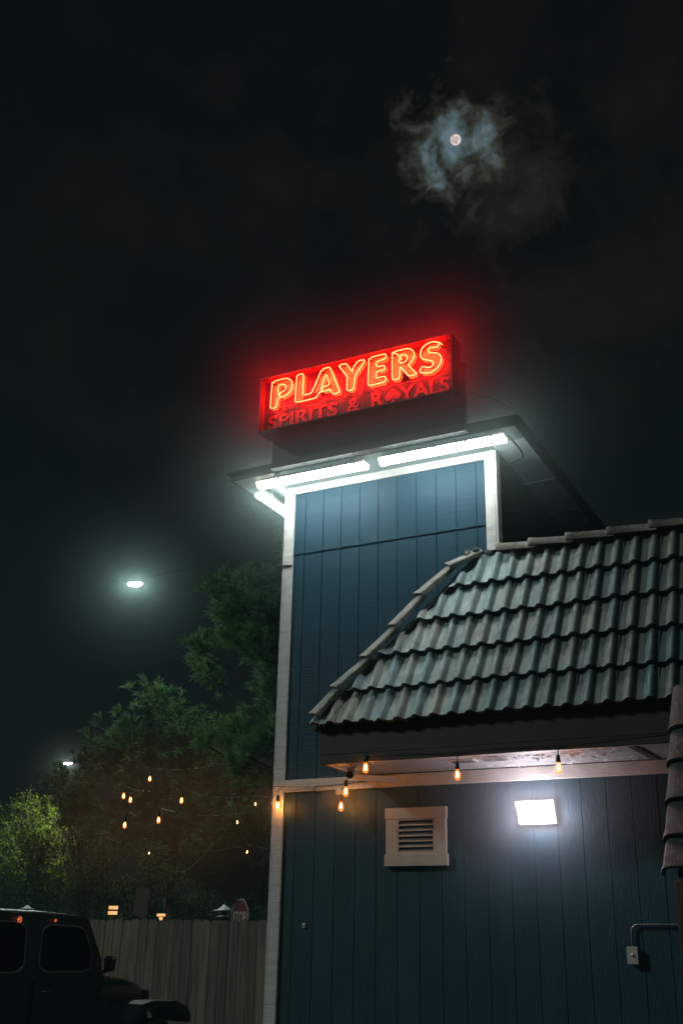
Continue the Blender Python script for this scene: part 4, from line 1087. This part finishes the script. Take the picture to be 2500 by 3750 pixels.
# a far dark tree line closing the view
def far_line():
    rng = random.Random(77); V = []; F = []
    for i in range(9000):
        x = rng.uniform(-60, 6); h = 2.9+1.0*math.sin(x*.35)+.6*math.sin(x*1.1+1)
        p = Vector((x, 44+rng.uniform(-1.5, 1.5), rng.uniform(0, h)))
        a = Vector((rng.uniform(-1, 1), rng.uniform(-.5, .5), rng.uniform(-.6, 1))).normalized()*.5
        b_ = a.cross(Vector((rng.uniform(-1, 1), 1, rng.uniform(-1, 1)))).normalized()*.2
        o_ = len(V); V += [p, p+a*.5+b_, p+a, p+a*.5-b_]; F.append((o_, o_+1, o_+2, o_+3))
    cm = MB(); cm.add(V, F); o = cm.build('far_hedgerow', M['shrub'], None, flip=False)
    tag(o, 'dark far wood closing the view behind the fence', 'hedgerow', kind='stuff')
far_line()

# ------------------------------------------------ street lamps
def street_lamp(p, az, label, m_, s=1.0, span=None):
    x, y, z = p; t = empty('street_lamp', (x, y, 0), label, 'street lamp', 'street lamps in the lot')
    if span:      # hung from a cable between two poles
        (xa, ya, za), (xb, yb, zb) = span
        MB().tube([(xa, ya, za), ((xa+x)/2, (ya+y)/2, (za+z)/2+.02), (x, y, z+.17*s), ((xb+x)/2, (yb+y)/2, (zb+z)/2+.02), (xb, yb, zb)], .003, 5).build('span_wire', M['matte_black'], t)
        MB().tube([(xa, ya, 0), (xa, ya, za+.2)], .09, 10).tube([(xb, yb, 0), (xb, yb, zb+.2)], .09, 10).build('pole', M['matte_black'], t)
    else:
        d = Vector((math.cos(az), math.sin(az), 0)); px_ = Vector((x, y, 0))+d*1.3
        MB().tube([(px_.x, px_.y, 0), (px_.x, px_.y, z-.3), (px_.x, px_.y, z+.10)], [.07, .05, .045], 10).build('pole', M['matte_black'], t)
        MB().tube([(px_.x, px_.y, z+.08), tuple(Vector((x, y, z+.10))+d*.3)], .035, 8).build('arm', M['matte_black'], t)
    h = MB(); n_ = 18; vs = []
    for rr_, hz in ((.20, .0), (.19, .03), (.13, .07), (.06, .10)):
        for k in range(n_):
            a = 2*math.pi*k/n_; vs.append((x+rr_*1.05*s*math.cos(a), y+rr_*.75*s*math.sin(a), z+.012+hz*s))
    h.add(vs, [(i*n_+k, i*n_+(k+1) % n_, (i+1)*n_+(k+1) % n_, (i+1)*n_+k) for i in range(3) for k in range(n_)], True)
    h.add(vs[-n_:], [tuple(range(n_))]); h.build('lamp_head', M['black'], t)
    l = MB(); vs = []
    for rr_, hz in ((.285, .0), (.26, -.03), (.16, -.055), (.05, -.065)):
        for k in range(n_):
            a = 2*math.pi*k/n_; vs.append((x+rr_*s*math.cos(a), y+rr_*.7*s*math.sin(a), z+.008+hz*s))
    l.add(vs, [(i*n_+k, (i+1)*n_+k, (i+1)*n_+(k+1) % n_, i*n_+(k+1) % n_) for i in range(3) for k in range(n_)], True)
    l.add(vs[-n_:], [tuple(range(n_))]); l.build('lens', m_, t, flip=False)
street_lamp((-12.90, 16.0, 8.07), 1.9, 'tall street lamp glowing alone in the dark sky at left', M['lamp'], .52, span=((-26.0, 16.4, 9.2), (-8.95, 16.4, 8.6)))
street_lamp((-20.24, 23.0, 6.03), 2.2, 'lower far street lamp half hidden by trees above the yellow green tree', M['lamp2'], .42)

# ------------------------------------------------ stop sign
ss = empty('stop_sign', (-11.66, 18.5, 0), 'red octagonal STOP sign seen edgewise over the fence top', 'road sign')
rot = Matrix.Translation((-11.66, 18.5, 2.055)) @ Matrix.Rotation(R(-27), 4, 'Z')
def octa(r): return [(r/math.cos(R(22.5))*math.cos(R(22.5+45*i)), r/math.cos(R(22.5))*math.sin(R(22.5+45*i))) for i in range(8)]
def rotd(mb): mb.v = [tuple(rot @ Vector(p)) for p in mb.v]; return mb
rotd(MB().prism(octa(.305), 0, .004, 'xz')).build('border', M['stop_white'], ss)
rotd(MB().prism(octa(.282), -.003, .0025, 'xz')).build('face', M['stop_red'], ss)
text_mesh('STOP', -.235, .235, -.150, .082, -.006, .002, M['stop_white'], ss, 'lettering', offset=.012, rot=rot)
MB().box(-11.685, -11.635, 18.515, 18.545, 0, 2.40).build('post', M['metalg'], ss)

# ------------------------------------------------ small louvred lanterns
def lantern(p, label, s=1.0):
    x, y, z = p; t = empty('garden_lantern', (x, y, 0), label, 'lantern', 'louvred garden lanterns')
    MB().lathe((x, y, z), [(.006*s, .085*s), (.03*s, .07*s), (.10*s, .02*s), (.175*s, 0), (.172*s, -.008*s)], 20).build('cap', M['metalw'], t)
    m_ = MB()
    for k, r_ in ((1, .125), (2, .11)):
        m_.lathe((x, y, z-.085*k*s), [(r_*.4*s, .02*s), (r_*s, 0), (r_*s, -.006*s)], 20)
    m_.build('louvre_ring', M['metalw'], t)
    MB().tube([(x, y, 0), (x, y, z-.01)], .045*s, 10).build('post', M['black'], t)
lantern((-9.61, 14.8, 2.03), 'pale conical louvred lantern behind the fence left of the stop sign')
lantern((-14.20, 15.5, 2.07), 'pale conical louvred lantern behind the car roof at left', .7)
# amber panels and board
am = empty('lit_sign', (-11.88, 15, 0), 'small sign of two stacked glowing amber panels behind the fence', 'sign')
MB().box(-11.985, -11.785, 15.0, 15.05, 1.955, 2.105).build('sign_case', M['black'], am)
MB().box(-11.978, -11.800, 14.985, 14.9985, 2.046, 2.098).build('lit_panel', M['amber_panel'], am)
MB().box(-11.985, -11.807, 14.985, 14.9985, 1.965, 2.018).build('lit_panel', M['amber_panel'], am)
MB().box(-11.92, -11.86, 15.01, 15.05, 0, 1.9545).build('post', M['black'], am)
am = empty('post_light', (-10.95, 15, 0), 'small glowing amber post light with a pointed bottom at the fence top', 'post light')
MB().box(-11.015, -10.885, 15.0, 15.05, 1.945, 1.985).build('lit_box', M['amber_panel'], am)
MB().lathe((-10.945, 15.02, 1.895), [(.006, -.025), (.030, .015), (.033, .038)], 10).build('lit_cone', M['amber_panel'], am)
MB().tube([(-10.95, 15.10, 0), (-10.95, 15.10, 1.95)], .02, 8).tube([(-10.95, 15.10, 1.94), (-10.95, 15.03, 1.96)], .01, 6).build('post', M['black'], am)
bd = empty('notice_board', (-11.5, 15.2, 0), 'dim red brown board tilted on a post among the shrubs', 'notice board')
MB().obox((-11.66, 15.2, 1.93), (.26, 0, -.02), (0, .03, 0), (.05, 0, .46)).build('board_face', M['rust_board'], bd)
MB().tube([(-11.37, 15.19, 1.91), (-11.32, 15.19, 2.36)], .010, 6).build('board_edge', M['metalg'], bd)
MB().tube([(-11.5, 15.27, 0), (-11.5, 15.27, 2.1)], .03, 8).build('post', M['black'], bd)

# ------------------------------------------------ moon
MD = Vector((-.265, .707, .656)).normalized(); MR = 420.0
mo_ = MB(); vs = []; fs = []; n_ = 32
for i in range(17):
    th = math.pi*i/16
    for k in range(n_):
        a = 2*math.pi*k/n_; vs.append(Vector((math.sin(th)*math.cos(a), math.sin(th)*math.sin(a), math.cos(th)))*1.95)
for i in range(16):
    for k in range(n_): fs.append((i*n_+k, i*n_+(k+1) % n_, (i+1)*n_+(k+1) % n_, (i+1)*n_+k))
mo_.add(vs, fs, True)
mob = mo_.build('moon', M['moon'], None); mob.location = MD*MR+Vector((0, 0, EYE))
tag(mob, 'full pale moon shining through broken clouds', 'moon')

# ------------------------------------------------ halo glow (emissive volume that paints the lamp halos and lifts the blacks)
hz = MB().box(-28, 5, -1.5, 27, -.5, 10.5)
m, nt, out = new_mat('lamp_halo_glow')
def hn(kind, **kw):
    n_ = nt.nodes.new(kind)
    for k, v in kw.items(): setattr(n_, k, v)
    return n_
def hl(a, b): nt.links.new(a, b)
hg_ = hn('ShaderNodeNewGeometry')
# halo painted as emission round each lamp: (centre, half size of the lamp, core width, reach, strength, colour)
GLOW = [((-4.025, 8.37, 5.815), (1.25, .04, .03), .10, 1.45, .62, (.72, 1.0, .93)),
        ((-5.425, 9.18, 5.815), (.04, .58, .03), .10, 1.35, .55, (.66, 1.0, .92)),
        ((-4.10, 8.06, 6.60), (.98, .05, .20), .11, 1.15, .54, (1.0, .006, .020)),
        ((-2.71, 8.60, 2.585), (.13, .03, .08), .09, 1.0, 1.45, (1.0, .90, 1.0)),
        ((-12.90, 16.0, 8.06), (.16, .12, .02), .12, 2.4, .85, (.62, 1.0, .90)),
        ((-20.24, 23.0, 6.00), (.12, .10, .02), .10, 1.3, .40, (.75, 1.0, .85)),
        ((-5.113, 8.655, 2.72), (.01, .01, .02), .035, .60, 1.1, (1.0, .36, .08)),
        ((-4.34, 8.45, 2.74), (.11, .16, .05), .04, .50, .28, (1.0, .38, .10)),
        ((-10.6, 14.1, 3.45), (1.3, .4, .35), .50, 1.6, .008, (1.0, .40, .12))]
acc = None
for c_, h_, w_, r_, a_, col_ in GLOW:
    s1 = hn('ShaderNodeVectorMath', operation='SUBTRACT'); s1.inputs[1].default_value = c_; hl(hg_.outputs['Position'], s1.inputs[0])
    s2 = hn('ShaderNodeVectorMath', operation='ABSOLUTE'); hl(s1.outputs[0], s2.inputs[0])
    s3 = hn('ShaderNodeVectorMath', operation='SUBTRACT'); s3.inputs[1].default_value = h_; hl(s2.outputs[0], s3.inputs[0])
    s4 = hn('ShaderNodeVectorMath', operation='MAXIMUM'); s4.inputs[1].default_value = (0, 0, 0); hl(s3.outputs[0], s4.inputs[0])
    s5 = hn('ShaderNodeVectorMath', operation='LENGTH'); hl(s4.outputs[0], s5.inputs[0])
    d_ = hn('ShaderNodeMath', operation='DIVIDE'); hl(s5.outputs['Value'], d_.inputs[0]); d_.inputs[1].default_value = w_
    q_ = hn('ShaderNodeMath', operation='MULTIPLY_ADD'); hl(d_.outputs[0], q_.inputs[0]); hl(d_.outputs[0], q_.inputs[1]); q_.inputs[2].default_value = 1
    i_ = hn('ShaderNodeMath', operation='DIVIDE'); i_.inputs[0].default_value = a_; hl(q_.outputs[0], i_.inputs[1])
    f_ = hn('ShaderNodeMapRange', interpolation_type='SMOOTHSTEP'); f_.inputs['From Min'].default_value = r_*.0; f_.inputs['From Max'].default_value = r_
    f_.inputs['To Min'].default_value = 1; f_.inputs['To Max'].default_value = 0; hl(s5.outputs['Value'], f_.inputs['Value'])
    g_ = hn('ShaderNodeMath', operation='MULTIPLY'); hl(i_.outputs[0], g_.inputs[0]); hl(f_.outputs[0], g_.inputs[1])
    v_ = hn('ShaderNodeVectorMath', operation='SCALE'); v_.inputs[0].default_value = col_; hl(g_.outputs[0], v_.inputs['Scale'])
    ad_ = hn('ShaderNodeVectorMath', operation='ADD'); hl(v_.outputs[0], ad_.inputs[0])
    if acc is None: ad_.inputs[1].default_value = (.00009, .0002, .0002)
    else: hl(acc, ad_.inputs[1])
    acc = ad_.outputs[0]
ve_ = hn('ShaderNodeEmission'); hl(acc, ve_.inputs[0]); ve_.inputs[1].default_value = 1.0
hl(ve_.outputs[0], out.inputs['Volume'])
ho = hz.build('halo_volume', m, None)
tag(ho, kind='structure')

# ------------------------------------------------ world: dark night sky with moonlit cloud
W = bpy.data.worlds.new('World'); scene.world = W; W.use_nodes = True
nt = W.node_tree; nt.nodes.clear(); N, L = nt.nodes, nt.links
wo = N.new('ShaderNodeOutputWorld'); bg = N.new('ShaderNodeBackground'); L.new(bg.outputs[0], wo.inputs[0])
sky = N.new('ShaderNodeTexSky'); sky.sky_type = 'NISHITA'; sky.sun_disc = False
SUN_EL, SUN_AZ = R(27.6), R(244)
sky.sun_elevation = SUN_EL; sky.sun_rotation = SUN_AZ
tc = N.new('ShaderNodeTexCoord')
def math_(op, a, b=None, c=None, clamp=False):
    n_ = N.new('ShaderNodeMath'); n_.operation = op; n_.use_clamp = clamp
    for i, q in enumerate((a, b, c)):
        if q is None: continue
        if isinstance(q, (int, float)): n_.inputs[i].default_value = q
        else: L.new(q, n_.inputs[i])
    return n_.outputs[0]
nrm_ = N.new('ShaderNodeVectorMath'); nrm_.operation = 'NORMALIZE'; L.new(tc.outputs['Generated'], nrm_.inputs[0])
sub = N.new('ShaderNodeVectorMath'); sub.operation = 'SUBTRACT'; L.new(nrm_.outputs[0], sub.inputs[0])
CEN = (MD+Vector((-.002, .004, -.004))).normalized(); sub.inputs[1].default_value = CEN
ln_ = N.new('ShaderNodeVectorMath'); ln_.operation = 'LENGTH'; L.new(sub.outputs[0], ln_.inputs[0])
dist = ln_.outputs['Value']
NOFF = (7.7, 3.1, 8.4)
def noise(scale, det, off, dist_=0.0):
    mp = N.new('ShaderNodeMapping'); mp.inputs['Location'].default_value = off; L.new(nrm_.outputs[0], mp.inputs[0])
    nz = N.new('ShaderNodeTexNoise'); nz.inputs['Scale'].default_value = scale; nz.inputs['Detail'].default_value = det
    nz.inputs['Distortion'].default_value = dist_; nz.inputs['Roughness'].default_value = .6
    L.new(mp.outputs[0], nz.inputs['Vector']); return nz.outputs[0]
n1 = noise(26, 5, NOFF, .5); n2 = noise(85, 6, (1.3, 5.2, 2.2), .3); n3 = noise(5, 4, (.3, 2.2, 7.1), .3)
# value = 1 - dist/0.085 + contrast noise
v_ = math_('SUBTRACT', .98, math_('DIVIDE', dist, .056))
v_ = math_('ADD', v_, math_('MULTIPLY', math_('SUBTRACT', n1, .5), 2.6))
v_ = math_('ADD', v_, math_('MULTIPLY', math_('SUBTRACT', n2, .5), .75))
n4 = noise(60, 4, (8.1, 2.2, 5.4), .2)
cr = N.new('ShaderNodeValToRGB'); e = cr.color_ramp.elements
e[0].position = 0; e[0].color = (0, 0, 0, 1); e[1].position = 1; e[1].color = (.115, .165, .195, 1)
for p, c in ((.22, (.010, .0088, .006)), (.42, (.026, .028, .021)), (.60, (.044, .066, .068)), (.80, (.078, .122, .140))):
    q = cr.color_ramp.elements.new(p); q.color = (*c, 1)
dk = math_('SUBTRACT', 1.15, math_('MULTIPLY', math_('SUBTRACT', n4, .47, None, True), 3.4), clamp=True)
L.new(v_, cr.inputs[0])
# falloff mask so that only the gap round the moon glows
mk = math_('SUBTRACT', 1.0, math_('MULTIPLY', math_('SUBTRACT', dist, .055), 20.0), clamp=True)
mk2 = math_('MULTIPLY', math_('SUBTRACT', n3, .50), .03, clamp=True)
sb2 = N.new('ShaderNodeVectorMath'); sb2.operation = 'DISTANCE'; L.new(nrm_.outputs[0], sb2.inputs[0])
sb2.inputs[1].default_value = (MD+Vector((.8897, .4562, .0195))*.040-Vector((.155, -.342, .9268))*.034).normalized()
d2_ = sb2.outputs['Value']
mk2 = math_('ADD', mk2, math_('MULTIPLY', math_('ADD', math_('SUBTRACT', .85, math_('DIVIDE', d2_, .085)), math_('MULTIPLY', math_('SUBTRACT', n1, .5), 2.2), clamp=True), .016))
fa_ = math_('MULTIPLY', mk2, math_('SUBTRACT', 1.0, math_('MULTIPLY', dist, 1.6), clamp=True))
mx = N.new('ShaderNodeVectorMath'); mx.operation = 'SCALE'; L.new(cr.outputs[0], mx.inputs[0]); L.new(math_('MULTIPLY', mk, dk), mx.inputs['Scale'])
br = N.new('ShaderNodeVectorMath'); br.operation = 'SCALE'; br.inputs[0].default_value = (1.0, .80, .65); L.new(fa_, br.inputs['Scale'])
ns = N.new('ShaderNodeVectorMath'); ns.operation = 'MULTIPLY'; L.new(sky.outputs[0], ns.inputs[0]); ns.inputs[1].default_value = (.00014, .00024, .0002)
base = N.new('ShaderNodeVectorMath'); base.operation = 'ADD'; L.new(ns.outputs[0], base.inputs[0]); base.inputs[1].default_value = (.0022, .0026, .0025)
a1 = N.new('ShaderNodeVectorMath'); a1.operation = 'ADD'; L.new(mx.outputs[0], a1.inputs[0]); L.new(base.outputs[0], a1.inputs[1])
a2 = N.new('ShaderNodeVectorMath'); a2.operation = 'ADD'; L.new(a1.outputs[0], a2.inputs[0]); L.new(br.outputs[0], a2.inputs[1])
L.new(a2.outputs[0], bg.inputs[0]); bg.inputs[1].default_value = 1.0

# dim sun lamp added at the front left for unseen car-park lighting
sd = bpy.data.lights.new('added_car_park_light', 'SUN'); sd.energy = .62; sd.angle = R(6); sd.color = (.82, 1.0, .93)
so2 = bpy.data.objects.new('added_car_park_light', sd); col.objects.link(so2)
to = Vector((-.85, -.60, .58))
so2.rotation_euler = to.to_track_quat('Z', 'Y').to_euler()
so2.location = (0, -5, 20)

# ------------------------------------------------ camera
cd_ = bpy.data.cameras.new('camera'); cam = bpy.data.objects.new('camera', cd_); col.objects.link(cam)
r2 = Vector((0.88966376, 0.45619891, 0.01951771)); u2 = Vector((0.1550004, -0.34193046, 0.92685406)); f2 = Vector((-0.42950351, 0.82156321, 0.37491415))
mt = Matrix((r2, u2, -f2)).transposed().to_4x4(); mt.translation = (0, 0, EYE)
cam.matrix_world = mt
cd_.sensor_fit = 'VERTICAL'; cd_.sensor_height = 36; cd_.lens = 3942.65/3750*36
cd_.clip_start = .05; cd_.clip_end = 2000
scene.camera = cam

for o in bpy.data.objects:
    if '_base' in o: del o['_base']
scene.render.engine = 'CYCLES'
scene.view_settings.view_transform = 'Standard'; scene.view_settings.look = 'None'
scene.view_settings.exposure = 0; scene.view_settings.gamma = 1
c = scene.cycles
c.max_bounces = 6; c.diffuse_bounces = 3; c.glossy_bounces = 2; c.transmission_bounces = 3
c.volume_bounces = 1; c.transparent_max_bounces = 10
c.sample_clamp_indirect = 4.0; c.sample_clamp_direct = 0
c.use_denoising = True
c.volume_step_rate = 1.3; c.volume_max_steps = 512
c.use_adaptive_sampling = False
c.caustics_reflective = False; c.caustics_refractive = False
